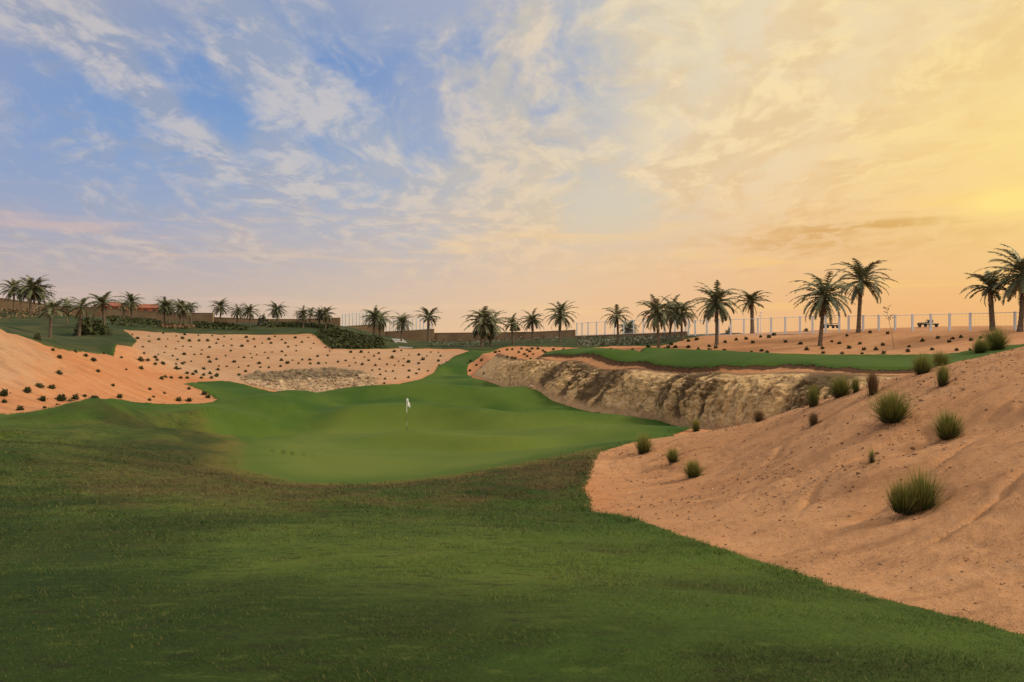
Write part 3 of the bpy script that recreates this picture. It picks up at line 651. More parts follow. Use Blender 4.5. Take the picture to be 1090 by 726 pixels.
# ------------------------------------------------------------------ turf blades near the viewer
m, t, b = new_mat('turf_blade', 0.85, 0.15)
p = pos(t); gcol = grass_color(t, p); tv = t.attr('tint')
gcol = t.mix(t.m('MULTIPLY', t.ss(tv, 0.80, 1.0), 0.6), gcol, (0.17, 0.135, 0.045))
gcol = t.mix(t.m('MULTIPLY', t.ss(tv, 0.4, 0.0), 0.7), gcol, (0.014, 0.024, 0.006))
gcol = t.mix(1.0, gcol, (1.3, 1.3, 1.3), 'MULTIPLY')
t.l.new(gcol, b.inputs['Base Color'])
g = t.n.new('ShaderNodeNewGeometry')
nv = t.v('NORMALIZE', t.v('ADD', t.comb(0.0, 0.0, 1.3), g.outputs['Normal'])); t.l.new(nv, b.inputs['Normal'])
TURF = m
def turf(name, n, d0, d1, a0, a1, power, keep, hgt, wid):
    u = RNG.uniform(0, 1, n); dd = d0*(d1/d0)**(u**power); aa = RNG.uniform(a0, a1, n)
    X, Y = dd*aa, dd; a, b2, c2, g2 = masks(X, Y)
    k = keep(X, Y, a, g2); X, Y, dd, g2, a, b2, c2 = X[k], Y[k], dd[k], g2[k], a[k], b2[k], c2[k]
    n = len(X); Z = Hs(X, Y)
    th = np.where(RNG.uniform(0, 1, n) < 0.7, RNG.normal(0.2, 0.5, n) + math.pi*RNG.integers(0, 2, n), RNG.uniform(0, 2*math.pi, n)); lean = RNG.uniform(0.55, 1.42, n)
    L = hgt*RNG.uniform(0.5, 1.3, n)*np.clip(1.0+0.9*fbm(X*1.3, Y*2.6, 3, 71), 0.45, 1.7)*np.clip(dd/7, 0.75, 2.2); w = wid*np.clip(dd/5, 0.8, 4.5)*RNG.uniform(0.6, 1.3, n)
    bd = np.stack([np.cos(th), np.sin(th)], 1); side = np.stack([-np.sin(th), np.cos(th)], 1)
    P0 = np.stack([X, Y, Z-0.006], 1)
    v = np.empty((n, 3, 3)); v[:, 0] = P0; v[:, 0, :2] -= side*w[:, None]*.5; v[:, 1] = P0; v[:, 1, :2] += side*w[:, None]*.5
    v[:, 2] = P0; v[:, 2, :2] += bd*(L*np.sin(lean))[:, None]; v[:, 2, 2] += L*np.cos(lean)
    rep = lambda q: np.repeat(q, 3)
    at = dict(tint=rep(RNG.uniform(0, 1, n)), green_sd=rep(poly_sd(green_poly, X, Y)), front_sd=rep(poly_sd(front_poly, X, Y)), bank_sd=rep(b2), raised_sd=rep(c2))
    o = link_mesh(name, mesh_np(name, v.reshape(-1, 3), np.arange(n*3).reshape(-1, 3), TURF, False, at))
    return o
tag(turf('grass', 520000, 2.9, 27, -0.86, 0.84, 1.15, lambda X, Y, a, g: (a > 0.0) & (poly_sd(front_poly, X, Y) > -0.1), 0.036, 0.0055),
    'short mown grass of the rough in the foreground', 'grass', kind='stuff')
tag(turf('turf_edge', 420000, 3.2, 60, -0.86, 0.84, 0.9, lambda X, Y, a, g: (a > -0.05) & (a < 0.30+0.006*Y), 0.055, 0.006),
    'longer uncut grass fringing the edges of the sand', 'grass', kind='stuff')

# ================================================================== things
# ------------------------------------------------------------------ palms
m, t, b = new_mat('palm_frond', 0.6, 0.3)
p = pos(t); tv = t.attr('tint'); n1 = t.noise(p, 0.5, 2)
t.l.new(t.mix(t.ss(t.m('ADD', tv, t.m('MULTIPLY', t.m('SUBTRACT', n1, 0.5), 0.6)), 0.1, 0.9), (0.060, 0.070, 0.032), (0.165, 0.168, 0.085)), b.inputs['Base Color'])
m, t, b = new_mat('palm_trunk', 0.95, 0.1)
p = t.n.new('ShaderNodeTexCoord').outputs['Object']
n1 = t.noise(t.mapping(p, sc=(3, 3, 9)), 1.5, 4, 0.6)
t.l.new(t.mix(t.ss(n1, 0.35, 0.65), (0.075, 0.055, 0.040), (0.20, 0.15, 0.105)), b.inputs['Base Color'])
bump(t, b, n1, 0.8, 0.06)
m, t, b = new_mat('dry_frond', 0.9, 0.1)
t.l.new(t.mix(t.attr('tint'), (0.13, 0.085, 0.045), (0.26, 0.18, 0.10)), b.inputs['Base Color'])

def frond(mb, base, az_, e0, bend, L, rs, nl=26, droop=0.5, tint=0.5, wl=0.56, wide=0.12):
    """one feather leaf: an arching midrib with two rows of leaflets"""
    n = 12; p = Vector(base); pts = [p.copy()]; el_ = e0; tang = []
    hd = Vector((math.cos(az_), math.sin(az_), 0)); side = Vector((-math.sin(az_), math.cos(az_), 0))
    sway = rs.uniform(-0.25, 0.25)
    for k in range(n):
        u = (k+0.5)/n; e = e0 - bend*u**1.35
        dirv = (hd*math.cos(e) + Vector((0, 0, 1))*math.sin(e) + side*sway*u).normalized()
        tang.append(dirv); p = p + dirv*(L/n); pts.append(p.copy())
    mb.tube(pts, [0.045*(1-0.85*i/n) for i in range(n+1)], 4, tint*0.8)
    for k in range(nl):
        u = 0.10+0.90*(k+0.3)/nl; f = u*n; i = min(int(f), n-1); q = pts[i].lerp(pts[i+1], f-i); tg = tang[i]
        up = side.cross(tg).normalized()
        if up.z < 0: up = -up
        ll = wl*(math.sin(math.pi*min(1, 0.18+0.80*u))**0.6)*rs.uniform(0.8, 1.15)
        for sg in (-1, 1):
            dv = (side*sg*0.80 + tg*0.62 + up*rs.uniform(0.10, 0.34) + Vector((0, 0, -droop*rs.uniform(0.5, 1.4)))).normalized()
            w = tg*wide*0.5
            mb.add([q-w, q+w, q+dv*ll*0.55+w*0.9, q+dv*ll, q+dv*ll*0.5-w*0.7], [(0, 1, 2, 3, 4)], min(1, max(0, tint+rs.uniform(-0.25, 0.25))))

def make_palm_meshes(seed, nfr=44, th=4.7, L=2.9, lean=0.15, low=-0.55, skirt=7, tr=0.20, upright=0.0):
    rs = random.Random(seed)
    la = rs.uniform(0, 6.28); tm = MB(); pts = []; rad = []
    nseg = 30
    for k in range(nseg+1):
        u = k/nseg; off = lean*u*u
        pts.append((math.cos(la)*off, math.sin(la)*off, -0.35+(th+0.35)*u))
        flare = 1+0.55*math.exp(-u*9); rad.append(tr*flare*(1.0-0.10*u)*(1.06 if k % 2 else 0.95)*(1+0.30*sstep(np.array(u), 0.82, 1.0)))
    tm.tube(pts, rad, 10)
    top = Vector(pts[-1])
    for k in range(46):                      # stubs of cut leaves round the upper trunk
        a = k*2.4; u = 0.55+0.45*k/46; c = Vector((top.x*u*u, top.y*u*u, th*u)); o = Vector((math.cos(a), math.sin(a), 0.9)).normalized()
        q = c+Vector((math.cos(a), math.sin(a), 0))*tr*0.95; s = Vector((-math.sin(a), math.cos(a), 0))*0.055
        tm.add([q-s, q+s, q+s*.7+o*0.2, q-s*.7+o*0.2, q-Vector((0,0,0.1))], [(0, 1, 2, 3), (0, 4, 1)])
    cm = MB()
    for k in range(nfr):
        f = (k+0.5)/nfr; a = k*2.39996+rs.uniform(-0.3, 0.3)
        e0 = 1.45-(1.45-low)*f**(0.80) + rs.uniform(-0.16, 0.16)
        bend = rs.uniform(0.85, 1.5)*(1.0+0.30*(1-f)) - upright
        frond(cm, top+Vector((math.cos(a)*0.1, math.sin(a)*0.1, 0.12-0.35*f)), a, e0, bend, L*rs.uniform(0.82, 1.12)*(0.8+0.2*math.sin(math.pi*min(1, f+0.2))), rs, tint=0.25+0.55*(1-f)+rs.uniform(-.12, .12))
    dm = MB()
    for k in range(skirt):
        a = rs.uniform(0, 6.28)
        frond(dm, top+Vector((math.cos(a)*0.16, math.sin(a)*0.16, -0.35)), a, rs.uniform(-0.9, -0.6), rs.uniform(0.5, 0.9), L*rs.uniform(0.45, 0.7), rs, 12, 0.6, rs.uniform(0.1, 0.9), 0.3)
    return tm.mesh('trunk', MATS['palm_trunk'], True), cm.mesh('crown', MATS['palm_frond']), (dm.mesh('dry_fronds', MATS['dry_frond']) if skirt else None), top.z
PALMS = {
 'full':  [make_palm_meshes(s, 46, 4.9, 3.7, 0.2) for s in (1, 2, 3)],
 'tall':  [make_palm_meshes(s, 38, 5.9, 3.7, 0.25, -0.5) for s in (4, 5)],
 'thin':  [make_palm_meshes(s, 20, 4.9, 3.2, 0.3, -0.35, 5) for s in (6, 7, 8)],
 'bushy': [make_palm_meshes(s, 46, 3.6, 3.0, 0.1, -0.95, 8) for s in (9, 10)],
 'small': [make_palm_meshes(11, 30, 1.5, 2.1, 0.05, -0.4, 3, 0.2)],
 'vee':   [make_palm_meshes(s, 26, 5.0, 3.2, 0.1, -0.1, 4, 0.25, 0.1) for s in (12, 13)],
}
PALM_N = {}
def palm(px, yb, yt, kind, label, group, d=None):
    """a date palm standing where the bearing meets the ground, as tall as it is seen"""
    if d is None: X, Y, Z = cast([(px, yb)])[0]
    if d or Y > 165: X, Y = XY(px, d or 131); Z = on_ground(X, Y)
    k = PALM_N.get(kind, 0); PALM_N[kind] = k+1
    tm, cm, dm, th = PALMS[kind][k % len(PALMS[kind])]
    total = max((v.co.z for v in cm.vertices))
    sc = ((CZ-(yt-363)/F*Y)-Z)/total
    o = empty('date_palm', (X, Y, Z-0.05), random.uniform(0, 6.28), sc)
    wd = random.uniform(0.92, 1.12); o.scale = (sc*wd, sc*wd, sc); o.rotation_euler.x = random.gauss(0, 0.03); o.rotation_euler.y = random.gauss(0, 0.03)
    tag(o, label, 'palm tree', group)
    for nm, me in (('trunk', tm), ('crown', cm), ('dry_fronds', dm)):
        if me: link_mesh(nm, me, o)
    print('PALM', px, round(Y), 'h=%.1f' % (sc*total))
    return o
GL, GB, GM, GR = 'palms on the grass hill at the left', 'palms in front of the boundary wall', 'palms by the low wall in the middle', 'palms beside the white fence'
for a in [
 (15,331,295,'full','broad-crowned palm at the far left end of the row, cut by the photo edge',GL),
 (22,330,304,'thin','thin low palm close beside the far left palm, its trunk behind brown planting',GL),
 (32,336,291,'full','tallest full palm of the dense clump at the far left',GL),
 (42,336,296,'full','wide palm at the right side of the dense far left clump',GL),
 (53,361,312,'thin','pale-trunked palm in front of the far left clump, standing lowest on the grass hill',GL),
 (71,346,316,'thin','small thin palm with a whitish trunk foot, between the two pale-trunked hill palms',GL),
 (84,359,314,'thin','sparse palm with one raised frond beside a round bush on the hill',GL),
 (111,352,310,'vee','sparse palm rising out of a thick green base at the right of the hill',GL),
 (131.5,343,317,'thin','thin palm with a grey trunk on dark cover in front of the red houses',GB),
 (140,337,310,'full','star-shaped palm crown standing just right of the first red roof',GB),
 (174.5,347,315,'full','left palm of the clump in a brown planting bed, before the wall',GB),
 (180,341,315,'full','palm half hidden behind the left palm of the planting bed clump',GB),
 (192,348,318,'full','middle palm of the clump in the brown planting bed',GB),
 (196.5,350,320,'thin','thin palm tucked against the middle palm of the planting bed clump',GB),
 (203,347,320,'vee','right palm of the planting bed clump with a frond bent over to the right',GB),
 (234.5,342,317,'full','round-crowned palm at the step where the wall drops',GB),
 (252,348,322,'full','palm between the wall-step palm and its bushier neighbour on the right',GB),
 (266,349,321.5,'full','bushy palm left of the small grey bush at the wall',GB),
 (295,348,320.5,'full','lone round palm in the middle of the long wall',GB),
 (322.5,350,325,'full','flat-topped palm left of the pair near the end of the long wall',GB),
 (329,349,326,'thin','slim palm squeezed between two others near the end of the long wall',GB),
 (340,350,326,'full','dense palm second from the right end of the long wall',GB),
 (346.5,352,324,'full','palm with long fronds to the right at the end of the long wall',GB),
 (397.5,354,324,'full','taller palm of the pair before the first short fence',GM),
 (404.5,361,328,'full','lower palm of the pair left of the concrete ramp',GM),
 (427,357,331,'full','small palm before the second short fence, above the concrete ramp',GM),
 (456,365,326,'vee','palm with a V-shaped crown at the right end of the second short fence',GM),
 (512.5,370,326,'bushy','big shaggy palm with fronds hanging low at the head of the grass path',GM),
 (522,369,329,'bushy','second shaggy palm leaning against the big one at the head of the grass path',GM),
 (546,368,333,'thin','umbrella-shaped palm with drooping fronds, a round bush behind it',GM),
 (567,364,328,'full','compact palm left of the tall spreading one by the middle wall end',GM),
 (596,365,318.5,'full','tall spreading palm where the middle wall ends and the long fence begins',GM),
 (658,368,324,'thin','droopy palm with a sagging left frond in front of the long fence',GR),
 (669,359,340,'small','short stemless young palm behind the droopy palm',GR),
 (701,371,313,'full','left palm of the tight clump of three on the sand strip',GR),
 (712.5,363,313,'full','middle palm of the tight clump of three, partly hidden',GR),
 (726,363,316.5,'full','right palm of the tight clump of three, with a bare lower trunk',GR),
 (763,367,298.5,'full','wide regular palm on the sand strip between the clump and a smaller palm',GR),
 (801,355,307,'vee','medium palm with a club-shaped crown close to the fence',GR),
 (873,368,284,'full','big dark palm standing low on the sand strip, left of the tall slender one',GR),
 (914,354,276,'tall','tall palm with a clear straight trunk, right of the big dark palm',GR),
 (1057,352,286,'vee','stout palm behind the bush on the hill crest near the right edge',GR),
 (1086,353,259,'full','tallest palm at the right edge of the photo, cut by the frame',GR),
]:
    palm(*a)

# ------------------------------------------------------------------ boundary walls
m, t, b = new_mat('wall_stone', 0.95, 0.1)
p = pos(t); n1 = t.noise(p, 0.25, 4); n2 = t.noise(p, 3.0, 5, 0.6)
c = t.mix(t.ss(n1, 0.35, 0.65), (0.23, 0.155, 0.092), (0.31, 0.215, 0.13)); c = t.mix(t.m('MULTIPLY', n2, 0.4), c, (0.15, 0.10, 0.06))
br = t.n.new('ShaderNodeTexBrick'); br.inputs['Scale'].default_value = 1.0; br.inputs['Brick Width'].default_value = 0.9; br.inputs['Row Height'].default_value = 0.35; br.inputs['Mortar Size'].default_value = 0.02
sx, sy, sz = t.sep(p); t.put(br.inputs['Vector'], t.comb(sx, sz, 0.0)); br.inputs['Color1'].default_value = (1,1,1,1); br.inputs['Color2'].default_value = (.8,.8,.8,1); br.inputs['Mortar'].default_value = (.6,.6,.6,1)
c = t.mix(0.8, c, br.outputs[0], 'MULTIPLY')
t.l.new(c, b.inputs['Base Color']); bump(t, b, n2, 0.5, 0.05)
m, t, b = new_mat('coping', 0.9, 0.1); b.inputs['Base Color'].default_value = (0.20, 0.14, 0.09, 1)
def wall(pts, label, th=0.5, drop=2.5):
    """pts: bearing, height of the wall's top as seen, metres ahead"""
    P = [Vector(P3(*q)) for q in pts]; o = empty('boundary_wall', (P[0].x, P[0].y, P[0].z-1)); inv = Vector(o.location)
    body = MB(); cop = MB()
    for mb, h0, h1, w in ((body, None, -0.18, th), (cop, -0.18, 0.0, th+0.12)):
        V_ = []; F_ = []
        for i, q in enumerate(P):
            tg = (P[min(i+1, len(P)-1)]-P[max(i-1, 0)]); nrm = Vector((-tg.y, tg.x, 0)).normalized()*w/2
            lo = min(on_ground(q.x, q.y), q.z)-drop if h0 is None else q.z+h0
            for s, zz in ((-1, lo), (1, lo), (1, q.z+h1), (-1, q.z+h1)):
                V_.append(Vector((q.x, q.y, 0))+nrm*s+Vector((0, 0, zz))-inv)
        for i in range(len(P)-1):
            for k in range(4):
                F_.append((i*4+k, i*4+(k+1) % 4, (i+1)*4+(k+1) % 4, (i+1)*4+k))
        F_ += [(3, 2, 1, 0), tuple(len(V_)-4+k for k in range(4))]
        mb.add(V_, F_)
    body.build('wall_body', MATS['wall_stone'], o); cop.build('coping', MATS['coping'], o)
    tag(o, label, 'wall', 'sections of the boundary wall'); return o
wall([(-70,311,158),(0,317,160),(60,325,162),(108,327,163)], 'brown wall section at the far left behind the dense palm clump')
wall([(108.6,328,160),(165,331.5,158),(205,333,157),(227,333,156)], 'brown wall section below the red houses, stepping down at its right end')
wall([(227.6,337.5,158),(280,339.5,158),(320,339.5,158),(362,338,158)], 'long low wall section with the row of round palms, ending in a sloped end')
wall([(362.6,347.5,165),(398,345,168),(409,344,168)], 'short wall section under the first short white fence')
wall([(409.6,353,172),(440,351.5,170),(462,350,169)], 'short wall section under the second short white fence')
wall([(462.6,354.3,170),(540,353.5,162),(570,353,158),(612.5,351,155)], 'plain wall section in the middle without any fence on it')
wall([(613,357.5,155),(655,356,146),(690,354.8,140),(731,352.8,132)], 'wall section behind the clump of three palms under the long fence')
wall([(731.6,357.5,130),(800,356.8,119),(852,355.5,114),(900,354.5,109),(960,354.5,103.5),(1040,354,96),(1130,353,90)], 'low kerb-like wall on top of the sand strip at the right', 0.5, 1.2)

# ------------------------------------------------------------------ fences
m, t, b = new_mat('fence_paint', 0.5, 0.4); n1 = t.noise(pos(t), 1.2, 3); t.l.new(t.mix(n1, (0.52, 0.60, 0.68), (0.72, 0.77, 0.80)), b.inputs['Base Color'])
m, t, b = new_mat('fence_mesh', 0.5, 0.4); b.inputs['Base Color'].default_value = (0.62, 0.60, 0.58, 1)
post_me = MB(); post_me.box((0, 0, 0.5), (0.25, 0.25, 1.0), 0, 0.02); post_me.box((0, 0, 1.01), (0.26, 0.26, 0.03), 0, 0.01); post_me = post_me.mesh('post', MATS['fence_paint'])
def fence(tops, posts, label, hgt=2.9):
    """tops: (bearing, base height seen, metres ahead); posts: bearings of the posts"""
    px = [q[0] for q in tops]; B = []
    for q in posts:
        yb = np.interp(q, px, [k[1] for k in tops]); dd = 1/np.interp(q, px, [1/k[2] for k in tops]); B.append(Vector(P3(q, yb, dd)))
    o = empty('fence', B[0]); inv = Vector(o.location)
    for z_ in (hgt-0.06, 0.12):
        rails = MB(); rails.tube([q-inv+Vector((0,0,z_)) for q in B], 0.045, 6); rails.build('rail', MATS['fence_paint'], o)
    for q in B:
        c = link_mesh('post', post_me, o); c.location = q-inv; c.scale = (1, 1, hgt)
    wires = MB()
    for q, r_ in zip(B[:-1], B[1:]):
        L = (r_-q).length; n = max(2, int(L/0.45))
        for k in range(1, n):
            c = q.lerp(r_, k/n)-inv; wires.tube([c+Vector((0,0,0.14)), c+Vector((0,0,hgt-0.08))], 0.007, 3)
        for k in range(1, 6):
            z_ = 0.12+(hgt-0.2)*k/6; wires.tube([q-inv+Vector((0,0,z_)), r_-inv+Vector((0,0,z_))], 0.007, 3)
    wires.build('wire_mesh', MATS['fence_mesh'], o)
    tag(o, label, 'fence', 'white post fences on the boundary wall'); return o
fence([(613,357.5,155),(655,356,146),(690,354.8,140),(731,352.8,132)], [614,619.5,626,635,644,654,664,674.5,685,696,707,718.5,730], 'white post fence behind the clump of three palms, left part of the long fence')
fence([(731.6,357.5,130),(800,356.8,119),(852,355.5,114),(894,354.6,110)], [733,740,752.5,765,778,792,806.8,821,836,851.7,865,879,893.5], 'middle white post fence with the big dark palm, ending at a step')
fence([(898,354.5,109),(960,354.5,103.5),(1040,354,96),(1130,353,90)], [903.5,919,935.6,953,971.5,991,1011,1033,1056,1080.6,1107], 'right white post fence with the widest gaps, running to the photo edge', 2.75)
fence([(362.6,347.5,165),(398,345,168),(409,344,168)], [364.5,368,371.8,375.7,379.5,383,386.5,390,393.5,397.5,401.5,405.5], 'first short white fence, left of the concrete ramp')
fence([(409.6,353,172),(440,351.5,170),(462,350,169)], [411,415,419,423,427,431,435,439,443,447,451,455,459], 'second short white fence, above the concrete ramp')

# ------------------------------------------------------------------ houses behind the wall
m, t, b = new_mat('terracotta', 0.9, 0.1); n1 = t.noise(pos(t), 0.8, 4); t.l.new(t.mix(n1, (0.24, 0.085, 0.052), (0.31, 0.125, 0.078)), b.inputs['Base Color'])
m, t, b = new_mat('house_render', 0.9, 0.1); n1 = t.noise(pos(t), 0.5, 4); t.l.new(t.mix(n1, (0.26, 0.10, 0.06), (0.36, 0.15, 0.09)), b.inputs['Base Color'])
m, t, b = new_mat('window_dark', 0.3, 0.5); b.inputs['Base Color'].default_value = (0.04, 0.035, 0.035, 1)
def house(px, ytop, d, w, dep, h, rz, label, hip=True):
    X, Y, Zt = P3(px, ytop, d); o = empty('house', (X, Y, Zt-h), rz)
    rh = 1.4
    b_ = MB(); b_.box((0, 0, (h-rh)/2-1.0), (w, dep, h-rh+2.0)); b_.build('wall', MATS['house_render'], o)
    e = 0.5; r_ = MB(); z0 = h-rh; k = (w-dep)/2 if hip and w > dep else 0.15*w
    r_.add([(-w/2-e,-dep/2-e,z0),(w/2+e,-dep/2-e,z0),(w/2+e,dep/2+e,z0),(-w/2-e,dep/2+e,z0),(-k,0,h),(k,0,h),(-w/2-e,-dep/2-e,z0-.15),(w/2+e,-dep/2-e,z0-.15),(w/2+e,dep/2+e,z0-.15),(-w/2-e,dep/2+e,z0-.15)],
           [(0,1,5,4),(1,2,5),(2,3,4,5),(3,0,4),(0,6,7,1),(1,7,8,2),(2,8,9,3),(3,9,6,0),(9,8,7,6)])
    r_.build('roof', MATS['terracotta'], o)
    for k in range(int(w/2.6)):
        q = MB(); q.box((-w/2+1.3+k*2.6, -dep/2-0.02, h-rh-1.1), (1.0, 0.10, 1.2), 0, 0.02); q.build('window', MATS['window_dark'], o)
    tag(o, label, 'house', 'red-roofed houses behind the wall'); return o
house(121, 321.5, 215, 9, 7, 6, 0.1, 'bright red house, leftmost of the roofs above the wall')
house(139, 323, 225, 8, 6, 6, -0.1, 'small red house partly hidden behind the star-shaped palm')
house(158, 323.6, 220, 12, 8, 6, 0.15, 'wide dark red roof, rightmost and longest above the wall')

# ------------------------------------------------------------------ concrete ramp
m, t, b = new_mat('concrete', 0.9, 0.15); n1 = t.noise(pos(t), 1.0, 5, 0.6); t.l.new(t.mix(n1, (0.24, 0.22, 0.20), (0.36, 0.33, 0.30)), b.inputs['Base Color'])
rl = cast([(412,358.5),(417,362),(421,366),(425,371.2)]); rr_ = cast([(424,358.5),(429,362),(433.5,366),(439.5,371.2)])
mb = MB()
for i in range(3):
    A1, A2, B1, B2 = [Vector(q)+Vector((0,0,0.22)) for q in (rl[i], rl[i+1], rr_[i], rr_[i+1])]
    for k in range(6):
        P_ = [A1.lerp(A2, k/6), A1.lerp(A2, (k+1)/6), B1.lerp(B2, (k+1)/6), B1.lerp(B2, k/6)]
        dn = Vector((0, 0, -0.5)); mb.add(P_+[q+dn for q in P_], [(0,1,2,3),(4,5,1,0),(5,6,2,1),(6,7,3,2),(7,4,0,3)])
tag(mb.build('path', MATS['concrete']), kind='structure')

# ------------------------------------------------------------------ golf flag
m, t, b = new_mat('flag_cloth', 0.8, 0.1); b.inputs['Base Color'].default_value = (0.86, 0.86, 0.86, 1)
m, t, b = new_mat('flag_pole', 0.4, 0.4)
sz = t.sep(t.n.new('ShaderNodeTexCoord').outputs['Object'])[2]
st_r = t.m('GREATER_THAN', t.m('FRACT', t.m('MULTIPLY', sz, 1.35)), 0.55)
t.l.new(t.mix(t.m('MULTIPLY', t.ss(sz, 1.25, 1.3), 1.0), t.mix(st_r, (0.10, 0.12, 0.06), (0.42, 0.42, 0.36)), (0.75, 0.75, 0.72)), b.inputs['Base Color'])
m, t, b = new_mat('cup', 0.9, 0.1); b.inputs['Base Color'].default_value = (0.02, 0.02, 0.015, 1)
fx, fy, fz = cast([(433, 466)])[0]
o = empty('golf_flag', (fx, fy, Hs(np.array([fx]), np.array([fy]))[0])); tag(o, 'white golf flag on a thin pole standing in the putting green', 'golf flag')
mb = MB(); mb.tube([(0,0,-0.1),(0,0,1.0),(0,0,2.0)], [0.017,0.016,0.013], 8); mb.build('pole', MATS['flag_pole'], o, True)
vv = []; ff = []
nu, nv_ = 14, 8
for i in range(nu+1):
    u = i/nu
    for j in range(nv_+1):
        w = j/nv_; sag = 0.30*u**1.2
        vv.append((0.016+0.20*u*(1-0.25*u)+0.03*math.sin(u*7+w*2), 0.05*math.sin(u*9+w*3)*u, 1.98-0.36*w*(1-0.25*u)-sag+0.02*math.sin(u*11)))
for i in range(nu):
    for j in range(nv_): ff.append((i*(nv_+1)+j, (i+1)*(nv_+1)+j, (i+1)*(nv_+1)+j+1, i*(nv_+1)+j+1))
mb = MB(); mb.add(vv, ff); fl_ = mb.build('flag', MATS['flag_cloth'], o, True)
sm = fl_.modifiers.new('thickness', 'SOLIDIFY'); sm.thickness = 0.004
mb = MB(); mb.tube([(0,0,-0.12),(0,0,0.012)], 0.056, 20); mb.build('cup', MATS['cup'], o)

# ------------------------------------------------------------------ fountain-grass tussocks on the near sand hill
m, t, b = new_mat('tussock_blade', 0.8, 0.15)
tv = t.attr('tint'); n1 = t.noise(pos(t), 3.0, 2)
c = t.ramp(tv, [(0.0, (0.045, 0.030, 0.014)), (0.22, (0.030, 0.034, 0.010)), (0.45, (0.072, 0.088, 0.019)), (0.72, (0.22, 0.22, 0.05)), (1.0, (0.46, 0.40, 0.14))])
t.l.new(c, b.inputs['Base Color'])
m, t, b = new_mat('tussock_dry', 0.9, 0.1); tv = t.attr('tint')
t.l.new(t.ramp(tv, [(0.0, (0.045, 0.028, 0.014)), (0.5, (0.13, 0.080, 0.038)), (1.0, (0.26, 0.17, 0.085))]), b.inputs['Base Color'])
def tussock_mesh(seed, n, spread, hgt, dry=False, lobes=1, w0=0.012, slim=False):
    rs = np.random.default_rng(seed); vs = []; fs = []; tn = []
    seg = 3
    lc = [(0, 0, 1.0)] if lobes == 1 else [(-0.22, 0.0, 0.72), (0.16, 0.05, 1.0)]
    for k in range(n):
        lx, ly, lh = lc[rs.integers(len(lc))]
        a = rs.uniform(0, 6.283); r0 = abs(rs.normal(0, 0.075)); ti = (abs(rs.normal(0, 0.5)) if not slim else abs(rs.normal(0, .22)))*spread; ti = min(ti, 1.35)
        L = hgt*lh*rs.uniform(0.55, 1.08)*(1.0-0.22*ti); bendv = rs.uniform(0.1, 0.55)*(0.3+ti)
        base = np.array([lx+r0*math.cos(a), ly+r0*math.sin(a), -0.03]); tip_t = rs.uniform(0.72, 1.0); bt = rs.uniform(0, 0.15)
        aw = rs.uniform(0, 6.283); sd2 = np.array([math.cos(aw), math.sin(aw), 0])*w0*rs.uniform(0.6, 1.3)*0.5
        p_ = base.copy(); o_ = len(vs)
        for s in range(seg+1):
            u = s/seg
            if s < seg:
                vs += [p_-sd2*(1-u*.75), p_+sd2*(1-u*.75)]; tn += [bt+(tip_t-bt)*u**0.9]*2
            else:
                vs.append(p_.copy()); tn.append(tip_t)
            e = ti + bendv*u*u
            p_ = p_+np.array([math.cos(a)*math.sin(e), math.sin(a)*math.sin(e), math.cos(e)])*L/seg
        for s in range(seg-1): fs += [(o_+2*s, o_+2*s+1, o_+2*s+3), (o_+2*s, o_+2*s+3, o_+2*s+2)]
        q = o_+2*(seg-1); fs.append((q, q+1, q+2))
    return mesh_np('blades', np.array(vs), np.array(fs), MATS['tussock_dry' if dry else 'tussock_blade'], False, dict(tint=tn))
TUS = [tussock_mesh(100+k, 800+130*k, 0.85+0.12*k, 0.85, lobes=1) for k in range(4)]
TUS2 = tussock_mesh(120, 1500, 0.95, 0.85, lobes=2)
TUSS = [tussock_mesh(130+k, 600, 1.0, 0.85, w0=0.014, slim=True) for k in range(2)]
DRY = [tussock_mesh(140+k, 260, 1.6, 0.42, dry=True) for k in range(2)]
BRN = [tussock_mesh(150+k, 700, 0.9, 0.8, dry=True, slim=(k == 1)) for k in range(2)]
TWEED = tussock_mesh(160, 120, 0.8, 0.85, w0=0.012, slim=True)
GT = 'grass tussocks on the right-hand sand hill'
LIT = []
def tussock(px, yb, hpx, wf, me, dry, label, back=0.0):
    X, Y, Z = cast([(px, yb)])[0]
    if back: X, Y = X*(1+back/Y), Y+back
    Z = on_ground(X, Y); s = hpx/F*Y/0.80
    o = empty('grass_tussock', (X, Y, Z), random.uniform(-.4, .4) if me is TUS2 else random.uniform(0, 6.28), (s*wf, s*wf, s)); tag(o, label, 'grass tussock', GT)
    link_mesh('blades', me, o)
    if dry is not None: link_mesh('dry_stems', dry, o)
    LIT.append((X, Y, 0.42*s*wf))
